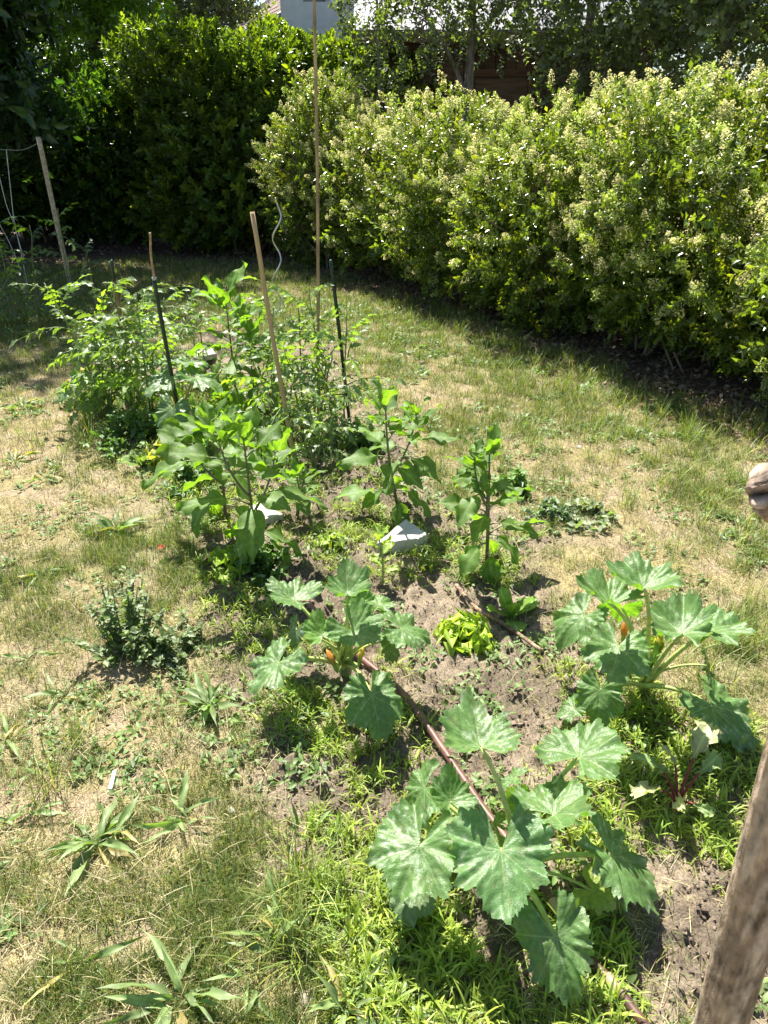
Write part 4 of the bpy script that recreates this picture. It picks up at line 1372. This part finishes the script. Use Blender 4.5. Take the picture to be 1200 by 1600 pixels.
tomato((172, 655), [(-.26, .05, .66), (-.05, .12, .5), (.1, 0, .42)], "tomato plant leaning left over the dry lawn, its yellow-green top catching the sun", 31)
tomato((205, 640), [(0, .05, .62), (.12, -.05, .45), (-.12, -.1, .4)], "bushy tomato plant tied to the thin green stake with the short brown stick", 32)
tomato((238, 668), [(0, .05, .62), (.1, -.05, .42), (-.12, -.05, .38)], "tomato plant just left of the two-part stake", 33)
tomato((262, 615), [(.05, .05, .52), (.2, .05, .42)], "tomato plant behind the two-part stake, its leaves pale with sun", 34, 9)
tomato((325, 600), [(0, 0, .38), (-.14, .1, .34)], "low tomato plant between the two-part stake and the tall far aubergine", 35, 9)
tomato((438, 700), [(-.02, .05, .46), (.12, 0, .38), (-.12, .1, .36)], "low bushy tomato plant at the foot of the leaning cane", 36, 11)
tomato((470, 668), [(.02, .05, .62), (-.12, .1, .48)], "tomato plant between the leaning cane and the tall cane", 37, 11)
tomato((500, 675), [(-.04, .08, .70), (.1, -.1, .45)], "tomato plant climbing the foot of the tall cane with a drooping grey-green top", 38, 11)
tomato((538, 690), [(.03, .05, .62), (-.12, -.1, .42)], "tomato plant tied to the dark green stake behind the wedge stone", 39, 11)
tomato((492, 735), [(0, 0, .30), (.14, 0, .28), (-.14, -.05, .26)], "lowest tomato plant, sprawling in front of the tall cane", 40, 11, .16)
tomato((432, 610), [(.02, 0, .45), (-.15, .1, .36)], "tomato plant behind the leaning cane beside the spiral rod", 41, 9)
SHADE_LEAF = (.075, .125, .055)  # tomato leaf colour darkened, the corner's shade painted in
tomato((28, 510), [(0, 0, .95), (-.25, .1, .7)], "shaded tomato plant climbing the strings in the far left corner", 42, 11, .22, SHADE_LEAF)
tomato((62, 505), [(.05, .1, .70), (-.2, 0, .55)], "shaded tomato plant between the strings and the thick wooden stake", 43, 11, .22, SHADE_LEAF)
tomato((112, 492), [(.05, 0, .80), (.25, .05, .5)], "shaded tomato plant tied to the thick wooden stake", 44, 10, .22, SHADE_LEAF)
tomato((-20, 530), [(.05, 0, .6), (.3, .05, .45)], "shaded tomato plant at the far left picture edge", 45, 10, .22, SHADE_LEAF)


def ruffled_leaf(L, W, seed, curl, ruff, base, nu=9, nv=10):
    r = np.random.default_rng(seed)
    u = np.linspace(0, 1, nu + 1)
    prof = np.interp(u, [0, .15, .45, .75, .92, 1], [.16, .3, .75, 1, .8, .35])
    v = np.linspace(-1, 1, nv + 1)
    U, Vv = np.meshgrid(u, v, indexing='ij')
    ph = r.uniform(0, 6.28, 3)
    edge = 1 + ruff * .5 * np.sin(U * 20 + ph[2]) * (np.abs(Vv) > .9)
    X = Vv * prof[:, None] * W / 2 * edge
    Y = U * L * (1 + .05 * np.sin(Vv * 9 + ph[1]))
    a = np.maximum(np.abs(Vv), np.clip((U - .6) / .4, 0, 1))
    Z = curl * L * U ** 2 + .3 * np.abs(X) + ruff * W * .22 * a ** 2 * (np.sin(U * 13 + Vv * 5 + ph[0]) + .6 * np.sin(U * 23 - Vv * 8 + ph[1]))
    c = np.array(base) * (.85 + .3 * U)[..., None] * np.ones(X.shape)[..., None]
    c = np.where((np.abs(Vv) < .15)[..., None], np.minimum(c * 1.35 + .04, 1), c)
    idx = np.arange((nu + 1) * (nv + 1)).reshape(nu + 1, nv + 1)
    F = np.stack([idx[:-1, :-1], idx[:-1, 1:], idx[1:, 1:], idx[1:, :-1]], -1).reshape(-1, 4)
    return np.stack([X, Y, Z], -1).reshape(-1, 3), F, c.reshape(-1, 3)


def lettuce(px, n, L, label, seed, base=(.27, .42, .055), ruff=1.0, width=.8, up=0.0, cat="lettuce", name="lettuce_plant"):
    b = at(*px, 0.0)
    b[2] = float(hgt(b[0], b[1]))
    r = np.random.default_rng(seed)
    t = thing(name, label, cat, b, "lettuces in the bed")
    a = r.uniform(0, 360)
    for i in range(n):
        f = i / max(1, n - 1)
        a += 137.5 + r.normal(0, 10)
        ll = L * np.interp(f, [0, .5, 1], [1, .95, .55]) * r.uniform(.85, 1.15)
        tilt = np.interp(f, [0, .5, 1], [-8, -38, -75]) - up + r.normal(0, 7)
        V, F, c = ruffled_leaf(ll, ll * width, seed * 40 + i, np.interp(f, [0, 1], [-.25, .1]), ruff, np.array(base) * r.uniform(.85, 1.15))
        m = MB()
        m.add(V @ frame(a, tilt, r.normal(0, 8)).T + b + np.array([0, 0, .01 + .015 * f]), F, c)
        m.build("leaf", M_LETT, t)
    return t


lettuce((797, 965), 8, .115, "young smooth-leaved bright green lettuce right of the thin stick, below the lone aubergine", 61, (.24, .40, .07), .25, .62, 14)
lettuce((724, 1003), 18, .10, "frilly yellow-green lettuce head left of the thin stick", 62, (.36, .48, .07), 1.2, .95)
lettuce((266, 728), 9, .15, "wilted yellowing lettuce on the lawn edge of the bed, below the two-part stake", 63, (.40, .42, .09), .8, .9)
lettuce((352, 660), 16, .13, "frilly bright lettuce deep in the bed, behind the large aubergines", 64, (.34, .46, .06), 1.2, .9)
lettuce((517, 858), 14, .075, "small pale cut-leaved lettuce left of the wedge stone", 65, (.38, .47, .16), 1.5, .7)
lettuce((368, 893), 12, .11, "yellow-green lettuce half under the drooping aubergine leaves", 66, (.26, .38, .06), 1.2, .8)
lettuce((225, 735), 8, .12, "limp grey-green lettuce left of the wilted yellow one", 67, (.17, .25, .08), .6, .8)
# a lettuce gone to stalk
b = at(597, 915); b[2] = float(hgt(b[0], b[1]))
t = thing("lettuce_plant", "leggy bolted lettuce stalk behind the left squash plant", "lettuce", b, "lettuces in the bed")
C = curve(b, b + [.01, .01, .12], b + [-.01, .0, .20], 9)
V, F = tube(C, np.linspace(.006, .003, 9), 6)
m = MB(); m.add(V, F, (.30, .36, .12)); m.build("stem", M_STEM, t)
for i in range(9):
    V, F, c = ruffled_leaf(.065, .045, 700 + i, -.1, .6, (.27, .38, .07))
    m = MB(); m.add(V @ frame(i * 137.5, -20 - i * 5).T + C[min(8, 2 + i)], F, c); m.build("leaf", M_LETT, t)

# red-stemmed beet
b = at(1055, 1268); b[2] = float(hgt(b[0], b[1]))
t = thing("beet_plant", "small beet with crimson stalks and pale crumpled leaves among the weeds near the post", "vegetable plant", b)
m = MB()
V, F = tube(np.array([b - [0, 0, .02], b + [0, 0, .01], b + [.005, 0, .03]]), [.014, .016, .006], 9)
m.add(V, F, (.42, .02, .06)); m.build("root", M_STEM, t)
for i, (az, tl, pl, L) in enumerate([(50, -66, .13, .115), (150, -62, .10, .08), (190, -50, .08, .085), (25, -58, .10, .08), (110, -72, .11, .06), (-60, -45, .06, .05), (240, -60, .07, .06)]):
    a = rad(az)
    s = b + np.array([0, 0, .02])
    e = s + np.array([math.cos(a) * pl * math.cos(rad(tl)), math.sin(a) * pl * math.cos(rad(tl)), -pl * math.sin(rad(tl))])
    V, F, c = ruffled_leaf(L, L * .6, 720 + i, -.35, .7, (.26, .36, .13) if i % 2 else (.40, .42, .22))
    m = MB(); m.add(V @ frame(az, tl * .5, 10 * i).T + e, F, c); o = m.build("leaf", M_LETT, t)
    V, F = tube(curve(s, (s + e) / 2 + [0, 0, .015], e, 6), np.linspace(.0042, .0025, 6), 6)
    m = MB(); m.add(V, F, (.20, .025, .035)); m.build("petiole", M_STEM, o)


# ------------------------------------------------------------------ weeds one can count
def strap_leaf(L, W, seed, curl, base=(.14, .22, .075)):
    V, F, tint = leaf_tpl([.14, .3, .62, .95, 1.0, .8, .42, .02], 9, W / L * 1.1, .4, curl, .05, 4, seed, 1.25)
    u = V[:, 1:2]
    rib = np.abs(V[:, 0:1]) / (W / L * .5 + 1e-6)
    c = np.array(base) * tint * (.9 + .3 * ((np.round(rib * 2) % 2)))
    V = V.copy()
    r = np.random.default_rng(seed)
    tw = r.normal(0, .5) * V[:, 1]
    V[:, 0], V[:, 2] = V[:, 0] * np.cos(tw) + r.normal(0, .16) * V[:, 1] ** 2, V[:, 2] + V[:, 0] * np.sin(tw) + curl * .4 * V[:, 1] ** 3
    return V * L, F, c


def plantain(px, n, L, label, seed, tmin=-55, tmax=10, az=None, base=(.17, .24, .085), W=.13):
    b = at(*px, 0.0)
    b[2] = float(hgt(b[0], b[1]))
    r = np.random.default_rng(seed)
    m = MB()
    a = r.uniform(0, 360)
    n = int(n * 1.5)
    for i in range(n):
        a += 137.5 + r.normal(0, 60)
        aa = a if az is None else r.normal(az[0], az[1])
        l = L * .88 * r.uniform(.35, 1.1)
        old = r.random() < .15
        V, F, c = strap_leaf(l, l * r.uniform(.6, 1.15) * W, seed * 20 + i, r.uniform(-.5, -.02), (np.array(base) if not old else np.array([.34, .28, .10])) * r.uniform(.75, 1.3))
        m.add(V @ frame(aa, r.uniform(tmin * .9, min(tmax, 0) - 6), r.normal(0, 26)).T + b + np.array([r.normal(0, .012), r.normal(0, .012), .012]), F, c)
    o = m.build("plantain_weed", M_WEED, loc=b)
    return tag(o, label, "weed", "plantain weeds in the lawn")


plantain((278, 1568), 15, .165, "large flat plantain rosette at the bottom of the lawn, left of the weedy bed corner", 81, -50, 5)
plantain((125, 1505), 7, .13, "pale plantain with a few broad leaves, left of the large flat rosette", 82, -45, 5)
plantain((150, 1320), 22, .15, "dense sprawling plantain clump with many leaves swept to the lawn", 83, -50, 12, W=.13)
plantain((285, 1285), 9, .145, "plantain of long narrow leaves right of the dense sprawling clump", 84, -50, 5, W=.14)
plantain((15, 1290), 7, .12, "plantain cut off by the left picture edge, beside the dense sprawling clump", 85, -40, 5)
plantain((430, 1475), 7, .16, "plantain of upright narrow leaves on the lawn beside the bed's near corner", 86, -70, -10, W=.14)
plantain((540, 1580), 7, .13, "yellowing plantain at the bottom of the bed edge", 87, -60, -5, base=(.19, .25, .09))
plantain((330, 1110), 15, .14, "tall arching plantain left of the drooping mottled squash leaf", 88, -70, -5, W=.2)
plantain((180, 838), 17, .15, "plantain tuft on the dry lawn above the bushy dark weed", 89, -60, -5, W=.16)
plantain((95, 1090), 6, .12, "thin plantain on the dry lawn below the bushy dark weed", 90, -45, 5)
plantain((12, 1165), 8, .12, "small plantain at the left picture edge, level with the squash", 91, -45, 5)
plantain((45, 1030), 6, .11, "limp plantain in the dry lawn left of the bushy dark weed", 92, -30, 8)
plantain((70, 905), 8, .12, "flattened plantain on the dry lawn above the limp one", 93, -25, 8)
plantain((25, 725), 10, .16, "far plantain flattened on the bare track at the left picture edge", 94, -30, 8)
plantain((40, 640), 12, .20, "far plantain patch beside the dry track, nearest the tomato corner", 95, -40, 8)
plantain((75, 750), 9, .16, "far plantain on the bare track, right of the flattened one", 96, -30, 8)
plantain((475, 1310), 4, .12, "two broad plantain blades standing at the bed edge above the weeds", 97, -75, -35, W=.16)
plantain((470, 1385), 5, .15, "long-bladed plantain leaning over the bed edge", 98, -55, -10, W=.11)
plantain((390, 1545), 5, .13, "plantain with pointed leaves right of the large flat rosette", 99, -60, -10)


def bushy_weed(px, spread, h, n, label, seed, base, leaf_len, T=None, cat="weed", name="bushy_weed", group=None):
    b = at(*px, 0.0)
    b[2] = float(hgt(b[0], b[1]))
    r = np.random.default_rng(seed)
    t = thing(name, label, cat, b, group)
    ms, mf = MB(), MB()
    lf = leaf_tpl([.08, .5, .35, .9, .55, .8, .3, .02], 6, .75, .4, -.2, .06)
    for i in range(n):
        a = r.uniform(0, 6.28)
        q = r.random() ** .6 * spread * (1 + .35 * math.sin(a * 2 + seed) + .25 * math.sin(a * 3 + seed * 2))
        hh = h * (1 - .45 * (q / spread)) * r.uniform(.35, 1.1)
        s = b + np.array([math.cos(a) * q * .4, math.sin(a) * q * .4, -.01])
        e = b + np.array([math.cos(a) * q, math.sin(a) * q, hh])
        C = curve(s, (s + e) / 2 + r.normal(0, .01, 3), e, 8)
        V, F = tube(C, np.linspace(.003, .0015, 8), 4, cap=False)
        ms.add(V, F, (.13, .16, .07))
        k = int(9 + 20 * hh / max(h, .01))
        f = r.uniform(.15, 1, k)
        P = np.stack([np.interp(f, np.linspace(0, 1, 8), C[:, j]) for j in range(3)], -1)
        d = norm(np.stack([r.normal(0, 1, k), r.normal(0, 1, k), r.uniform(-.3, 1.0, k)], -1))
        R = basis(d, np.array([0, 0, 1.0]) + r.normal(0, .4, (k, 3)))
        mf.scatter(lf, P, R, leaf_len * r.uniform(.5, 1.2, k), np.array(base) * r.uniform(.65, 1.35, (k, 1)))
    ms.build("stem", M_STEM, t)
    mf.build("foliage", M_WEED, t)
    return t


bushy_weed((200, 1010), .21, .25, 44, "bushy dark blue-green weed with jagged leaves on the dry lawn", 111, (.13, .18, .065), .030)
bushy_weed((262, 1020), .13, .10, 18, "low pale jagged weed spreading right of the bushy dark one", 112, (.15, .20, .09), .034)
bushy_weed((868, 812), .15, .08, 30, "low bluish weed clump in the lawn right of the lone aubergine", 113, (.15, .21, .11), .030)
bushy_weed((935, 812), .15, .06, 14, "pale wilted weed beside the low bluish clump", 114, (.22, .26, .15), .045)
bushy_weed((808, 770), .09, .14, 9, "small upright seedling between the lone aubergine and the bluish weed clump", 115, (.13, .22, .05), .05)
bushy_weed((410, 900), .13, .11, 22, "leafy low weed under the large aubergine, at the edge of the bed", 116, (.11, .19, .045), .035)
bushy_weed((560, 700), .18, .12, 26, "leafy low weed at the foot of the dark green stake", 117, (.11, .19, .045), .04)
bushy_weed((300, 760), .22, .12, 30, "leafy low weed along the lawn edge, in front of the dark-stemmed aubergine", 118, (.10, .18, .045), .04)
bushy_weed((215, 690), .30, .16, 36, "rank green weed growth under the tomato plants on the lawn side", 119, (.11, .19, .045), .045)


# ------------------------------------------------------------------ stakes, canes, stones, pipe, post
def pole(m, a, b, r0, r1, c, sides=10, nodes=0, wob=.003, seed=0):
    r = np.random.default_rng(seed)
    n = 40 if nodes else 14
    s = np.linspace(0, 1, n)[:, None]
    P = np.asarray(a) * (1 - s) + np.asarray(b) * s
    P[1:-1] += (r.normal(0, 1, (1, 3)) * np.sin(s[1:-1] * 3.1) + .5 * r.normal(0, 1, (1, 3)) * np.sin(s[1:-1] * 8)) * wob
    w = np.linspace(r0, r1, n)
    C = np.tile(np.asarray(c, float), (n, 1))
    if nodes:
        q = (s[:, 0] * nodes) % 1
        hit = (q < 1.2 * nodes / n) & (s[:, 0] > .02)
        w = w * np.where(hit, 1.16, 1)
        C = C * np.where(hit, .62, 1)[:, None]
        C = C * (.9 + .2 * np.sin(s * 40))
    V, F = tube(P, w, sides)
    m.add(V, F, np.repeat(C, sides, 0))
    return P


def foot(px, py):
    p = at(px, py)
    p[2] = float(hgt(p[0], p[1])) - .06
    return p


def on_ray(px, py, x0, y0, base_px):
    """the point seen at a pixel, at about the distance of the foot seen at base_px"""
    b = at(*base_px)
    a = (px - 600.0) / FPX
    k = (py - 800.0) / FPX
    d = np.array([a, CP - k * SP, -SP - k * CP])
    t = (b[1] + y0) / d[1]
    return d * t + np.array([0, 0, CAM_H])


def stake(name, label, cat, base, top, r0, r1, mat, c, group=None, nodes=0, dy=0.0, sides=10, seed=0, wob=.003, caps=None):
    f = foot(*base)
    tp = on_ray(*top, 0, dy, base)
    m = MB()
    P = pole(m, f, tp, r0, r1, c, sides, nodes, wob, seed)
    if caps is None:
        o = m.build(name, mat, loc=f)
        return tag(o, label, cat, group), f, tp
    t = thing(name, label, cat, f, group)
    m.build("shaft", mat, t)
    return t, f, tp


TAN = (.42, .30, .155)
stake("bamboo_cane", "very tall straight bamboo cane rising out of the picture top", "cane", (497, 668), (490, -60), .0095, .0075, M_CANE, TAN, "canes and stakes", 9, 0, 10, 3, .004)
stake("bamboo_cane", "shorter tan cane leaning left in the middle of the bed", "cane", (463, 728), (394, 331), .0115, .0105, M_CANE, (.44, .31, .16), "canes and stakes", 0, .0, 10, 4, .006)
stake("wooden_stake", "thick pale squared wooden stake in the shaded left corner", "stake", (116, 470), (60, 214), .026, .024, M_OLDWOOD, (.42, .35, .23), "canes and stakes", 0, .1, 4, 5, .002)

# green stakes: a coated tube with a cap
for (base, top, lab, r0, sd_) in [((548, 668), (517, 411), "dark green coated stake at the right of the far tomatoes", .0085, 6),
                                  ((205, 640), (175, 411), "thin dark green stake in the left tomatoes, beside a short brown stick", .008, 7)]:
    t, f, tp = stake("plant_stake", lab, "stake", base, top, r0, r0, M_GREENPLASTIC, (.012, .045, .030), "canes and stakes", 26, 0, 8, sd_, .003, True)
    d = norm(tp - f)
    m = MB(); V, F = tube([tp - d * .001, tp + d * .012, tp + d * .018], [r0 * 1.15, r0 * 1.1, r0 * .5], 8); m.add(V, F, (.02, .07, .045)); m.build("cap", M_GREENPLASTIC, t)
# two-part stake: bamboo above, green tube below
f = foot(290, 690); tp = on_ray(234, 364, 0, 0, (290, 690)); jn = on_ray(241, 437, 0, 0, (290, 690))
t = thing("plant_stake", "two-part stake, dark green tube below and thin bamboo above", "stake", f, "canes and stakes")
m = MB(); pole(m, f, jn, .0095, .0095, (.012, .045, .030), 8, 24, .002, 8); m.build("tube", M_GREENPLASTIC, t)
m = MB(); pole(m, jn - (tp - jn) * .1, tp, .0065, .0055, (.40, .27, .13), 8, 3, .004, 9); m.build("cane", M_CANE, t)
d = norm(tp - jn)
m = MB(); V, F = tube([jn - d * .002, jn + d * .012], [.0115, .0115], 8); m.add(V, F, (.45, .45, .42)); m.build("collar", M_STEEL, t)
stake("wooden_stick", "short brown stick leaning on the thin green stake in the left tomatoes", "stick", (208, 640), (180, 440), .009, .008, M_CANE, (.30, .18, .11), "canes and stakes", 2, -.05, 8, 10, .004)
stake("wooden_stick", "short stub of a stick in the shade right of the thick wooden stake", "stick", (152, 486), (139, 419), .010, .009, M_CANE, (.32, .26, .18), "canes and stakes", 0, 0, 8, 11, .003)
stake("wooden_stick", "thin dark rod in place of a shadow line on the soil by the young aubergine", "stick", (512, 810), (494, 786), .005, .004, M_OLDWOOD, (.16, .12, .08), None, 0, 0, 6, 12, .001)  # dark rod added where a cane's shadow line crosses the soil

# spiral rod
f = foot(430, 640); tp = on_ray(433, 309, 0, 0, (430, 640))
n = 150
s = np.linspace(0, 1, n)[:, None]
P = f * (1 - s) + tp * s
amp = .024 * smooth(.42, .5, s) * (1 - .5 * smooth(.9, 1, s))
P = P + np.concatenate([np.cos(s * 34) * amp, np.sin(s * 34) * amp, 0 * s], 1)
m = MB(); V, F = tube(P, .0042, 7); m.add(V, F, (.52, .52, .50))
tag(m.build("spiral_rod", M_STEEL, loc=f), "grey steel spiral plant rod with a wavy top behind the leaning cane", "stake", "canes and stakes")

# strings of the shaded corner
A0 = on_ray(60, 214, 0, .1, (116, 470))
A0 = A0 * .97 + foot(116, 470) * .03
B0 = on_ray(10, 234, 0, .1, (116, 470))
t = thing("tie_string", "loose white string running from the thick wooden stake down to the shaded tomatoes", "string", B0)


def string(name, pts, r_, c=(.62, .62, .58)):
    m = MB(); V, F = tube(spline(pts, 8), r_, 5); m.add(V, F, c); m.build(name, M_STRING, t)


string("line", [A0, (A0 + B0) / 2 - [0, 0, .03], B0, B0 - [.35, -.05, -.02]], .0022, (.35, .36, .33))
string("strand", [B0, on_ray(17, 300, 0, .05, (116, 470)), on_ray(24, 355, 0, 0, (116, 470)), on_ray(40, 412, 0, 0, (116, 470))], .0032)
string("strand", [on_ray(-4, 262, 0, .1, (116, 470)), on_ray(10, 320, 0, .05, (116, 470)), on_ray(25, 360, 0, 0, (116, 470)), on_ray(44, 450, 0, -.05, (116, 470))], .0032)
string("strand", [on_ray(-2, 348, 0, .05, (116, 470)), on_ray(15, 380, 0, .05, (116, 470)), on_ray(34, 425, 0, 0, (116, 470))], .003)


# stones
def slab(px_top, z, thick, label, seed, c, name="pale_stone", slope=(0, 0)):
    """a flat piece of stone whose top outline is seen at px_top"""
    P = np.array([at(x, y, z) for x, y in px_top])
    r = np.random.default_rng(seed)
    Q = []
    n = len(P)
    for i in range(n):
        a, b = P[i], P[(i + 1) % n]
        for k in np.linspace(0, 1, 7)[:-1]:
            Q.append(a * (1 - k) + b * k + r.normal(0, .0022, 3) * [1, 1, 0])
    Q = np.array(Q)
    ctr = Q.mean(0)
    Q[:, 2] += slope[0] * (Q[:, 0] - ctr[0]) + slope[1] * (Q[:, 1] - ctr[1])
    gz = float(hgt(ctr[0], ctr[1]))
    rings = [Q * [1, 1, 1] - (Q - ctr) * .05 - [0, 0, 0], Q - [0, 0, .003] + 0, Q - [0, 0, thick * .55] + r.normal(0, .0012, Q.shape), Q - [0, 0, thick] + (Q - ctr) * .0]
    rings[0][:, 2] = Q[:, 2] + r.normal(0, .0006, len(Q))
    inner = [ctr + (Q - ctr) * k + np.stack([0 * Q[:, 0], 0 * Q[:, 0], r.normal(0, .0008, len(Q))], -1) for k in (.3, .65)]
    for q in inner:
        q[:, 2] = np.where(True, q[:, 2], 0)
    V = np.vstack([ctr[None]] + inner + rings)
    k = len(Q)
    F4, F3 = [], [[0, 1 + i, 1 + (i + 1) % k] for i in range(k)]
    for l in range(5):
        for i in range(k):
            a = 1 + l * k
            F4.append([a + i, a + k + i, a + k + (i + 1) % k, a + (i + 1) % k])
    m = MB()
    m.add(V, [np.array(F4), np.array(F3)], np.array(c))
    o = m.build(name, M_STONE, loc=[ctr[0], ctr[1], gz], smooth_shade=False)
    return tag(o, label, "stone", "pale stones in the bed")


slab([(588, 848), (634, 812), (669, 834), (650, 841)], 0.080, .075, "pale marble wedge with a pointed top lying on the soil in front of an aubergine", 121, (.50, .475, .42), slope=(-.02, .06))
slab([(588, 864), (630, 840), (670, 848), (664, 858)], .018, .03, "thin grey stone chip lying under the marble wedge", 122, (.36, .34, .31))
slab([(390, 792), (418, 779), (441, 803), (398, 812)], .055, .05, "flat white four-sided stone beside the large aubergine", 123, (.47, .435, .38), slope=(0, .05))
slab([(298, 547), (330, 542), (338, 552), (304, 558)], .10, .04, "far pale stone block behind the two-part stake", 124, (.40, .38, .35))


def pebble(px, s, label, seed, c, grp="pebbles on the ground"):
    b = at(*px); b[2] = float(hgt(b[0], b[1])) + s * .3
    r = np.random.default_rng(seed)
    n1, n2 = 9, 14
    V = []
    for i in range(n1):
        for j in range(n2):
            a, e = 2 * np.pi * j / n2, np.pi * (i / (n1 - 1) - .5)
            V.append([math.cos(a) * math.cos(e), math.sin(a) * math.cos(e), math.sin(e)])
    V = np.array(V)
    V = V * (1 + .16 * lump(V, seed, 1.6))[:, None] * np.array([1, .75, .6]) * s
    idx = np.arange(n1 * n2).reshape(n1, n2)
    F = np.stack([idx[:-1], np.roll(idx, -1, 1)[:-1], np.roll(idx, -1, 1)[1:], idx[1:]], -1).reshape(-1, 4)
    m = MB(); m.add(V @ frame(r.uniform(0, 360), r.uniform(-15, 15)).T + b, F, c)
    return tag(m.build("pebble", M_STONE, loc=b), label, "pebble", grp)


pebble((349, 1209), .008, "small white pebble on the bare soil left of the squash bed", 131, (.62, .57, .52))
pebble((362, 1268), .014, "round grey pebble at the bed edge above the plantain", 132, (.46, .42, .37))
pebble((783, 1428), .022, "brownish pebble in the shade under the nearest squash leaves", 133, (.34, .25, .19))
pebble((660, 567), .030, "dark clod-like stone on the lawn beyond the far aubergines", 134, (.20, .15, .11))
pebble((478, 1557), .017, "pale pebble in the grass at the bottom of the picture", 135, (.48, .42, .30))
pebble((905, 700), .016, "small pale pebble in the lawn before the hedge", 136, (.55, .5, .45))
pebble((1056, 1002), .018, "flat white pebble behind the right squash plant", 137, (.66, .63, .6))
# splinter of white wood and a red scrap
p = at(178, 1228); p[2] = float(hgt(p[0], p[1])) + .012
m = MB(); obox(m, p + [-.006, -.03, 0], [.010, .004, .002], [-.004, .062, .012], [0, 0, .005], (.70, .66, .58))
tag(m.build("wood_splinter", M_PAINT, loc=p, smooth_shade=False), "white splinter of wood lying on the dry grass", "splinter")
p = at(246, 862); p[2] = float(hgt(p[0], p[1])) + .012
V, F, tint = leaf_tpl(OVATE, 4, .8, .5, .3)
m = MB(); m.add(V * .035 @ frame(20, 5, 15).T + p, F, np.tile([[.45, .08, .04]], (len(V), 1)))
tag(m.build("dead_leaf", M_STRAW, loc=p), "small red-brown dead leaf on the lawn above the bushy weed", "dead leaf")


# brown pipe through the bed
def lay(pts, lift):
    q = spline([at(*p) for p in pts], 10)
    z = hgt(q[:, 0], q[:, 1])
    z = np.convolve(np.pad(z, 6, mode='edge'), np.ones(13) / 13, 'valid')
    q[:, 2] = z + lift
    return q


q = lay([(462, 925), (500, 975), (560, 1035), (628, 1098), (690, 1182), (745, 1258), (800, 1335), (868, 1432), (915, 1500), (957, 1552), (1010, 1620), (1060, 1690)], .024)
t = thing("irrigation_pipe", "glossy reddish-brown pipe running through the bed under the squash plants", "pipe", q[len(q) // 2])
k = len(q)
colr = np.array([.125, .058, .042]) * np.linspace(1.35, .8, k)[:, None] * (.75 + .5 * vn(np.arange(k) * .35, np.zeros(k), 3))[:, None]
m = MB(); V, F = tube(q, .0108, 12); m.add(V, F, np.repeat(colr, 12, 0)); m.build("tube", M_PIPE, t)
for (px, L_, r_) in (((955, 1549), .022, .0150), ((868, 1432), .02, .0142)):
    c0 = at(*px)
    i = int(np.argmin(((q[:, :2] - c0[:2]) ** 2).sum(1)))
    d = norm(q[min(i + 1, k - 1)] - q[i - 1])
    m = MB(); V, F = tube([q[i] - d * L_, q[i] - d * L_ * .9, q[i] + d * L_ * .9, q[i] + d * L_], [.0110, r_ * .86, r_ * .86, .0110], 12); m.add(V, F, (.36, .27, .16)); m.build("joint", M_PIPE, t)
q = lay([(712, 925), (745, 958), (790, 985), (845, 1028)], .020)
m = MB(); V, F = tube(q, np.linspace(.008, .0065, len(q)), 9)
g = (vn(np.arange(len(q)) * .5, np.zeros(len(q)), 9)[:, None] * .6 + .6)
m.add(V, F, np.repeat(np.array([.33, .22, .155]) * g, 9, 0))
tag(m.build("wooden_stick", M_OLDWOOD, loc=q[0]), "thin brown stick lying on the soil between the two bright lettuces", "stick")

# the near post
P1, P2 = ray(1127, 1600, .86), ray(1243, 1183, .675)
d = (P2 - P1) / (P2[2] - P1[2])
low = P1 + d * (-.10 - P1[2])
high = P2 + d * (1.62 - P2[2])
t = thing("wooden_post", "weathered grey-brown round post close to the camera, leaning at the picture edge", "post", low)
n, sd2 = 340, 56
s = np.linspace(0, 1, n)
Pc = low + (high - low) * s[:, None]
V, F = tube(Pc, .0262, sd2)
a = np.tile(np.arange(sd2) * 2 * np.pi / sd2, n)
zz = np.repeat(s * 1.7, sd2)
off = .0022 * (fbm(np.cos(a) * 2 + zz * 1.2 + 5, np.sin(a) * 2 + zz * 1.2, 3, 91) - .5) * 2 + .0015 * (vn(a * 7, zz * 4, 92) - .5)
crack = np.exp(-((a - 5.35 - .25 * np.sin(zz * 5)) / .10) ** 2)
off = off - .006 * crack
V = V + (V - np.repeat(Pc, sd2, 0)) / .0262 * off[:, None]
c = np.array([.27, .205, .145]) * (.30 + 1.35 * fbm(np.cos(a) * 2.2 + 3, np.sin(a) * 2.2 + zz * 7, 4, 93))[:, None] * (1 - .75 * crack)[:, None]
grey = smooth(.5, .58, fbm(np.cos(a) * 4 + 9, np.sin(a) * 4 + zz * 12, 3, 94))[:, None]
c = c * (1 - .5 * grey) + np.array([.42, .36, .29]) * .5 * grey
m = MB(); m.add(V, F, c); m.build("shaft", M_OLDWOOD, t)
# a broken branch stub on its side, pointing into the view
S1 = ray(1172, 778, .60)
S0 = Pc[int(np.argmin(np.abs(Pc[:, 2] - (S1[2] + .02))))]
Q = spline([S0, S0 * .55 + S1 * .45 + [0, 0, .012], S1 * .85 + S0 * .15 + [0, 0, .004], S1], 8)
Q = np.stack([np.interp(np.linspace(0, 1, 90), np.linspace(0, 1, len(Q)), Q[:, j]) for j in range(3)], -1)
k = len(Q)
V, F = tube(Q, np.interp(np.linspace(0, 1, k), [0, .5, .85, .97, 1], [.021, .015, .0145, .010, .003]), 48)
a = np.tile(np.arange(48) * 2 * np.pi / 48, k)
u = np.repeat(np.linspace(0, 1, k), 48)
rid = fbm(np.cos(a) * 4 + 4, np.sin(a) * 4 + u * 1.6, 3, 95) - .5
V = V + (V - np.repeat(Q, 48, 0)) * (rid * 1.9)[:, None]
m = MB(); m.add(V, F, np.array([.20, .155, .12]) * np.clip(-.5 + 3.0 * (rid + .5), .12, 2)[:, None]); m.build("branch_stub", M_OLDWOOD, t)
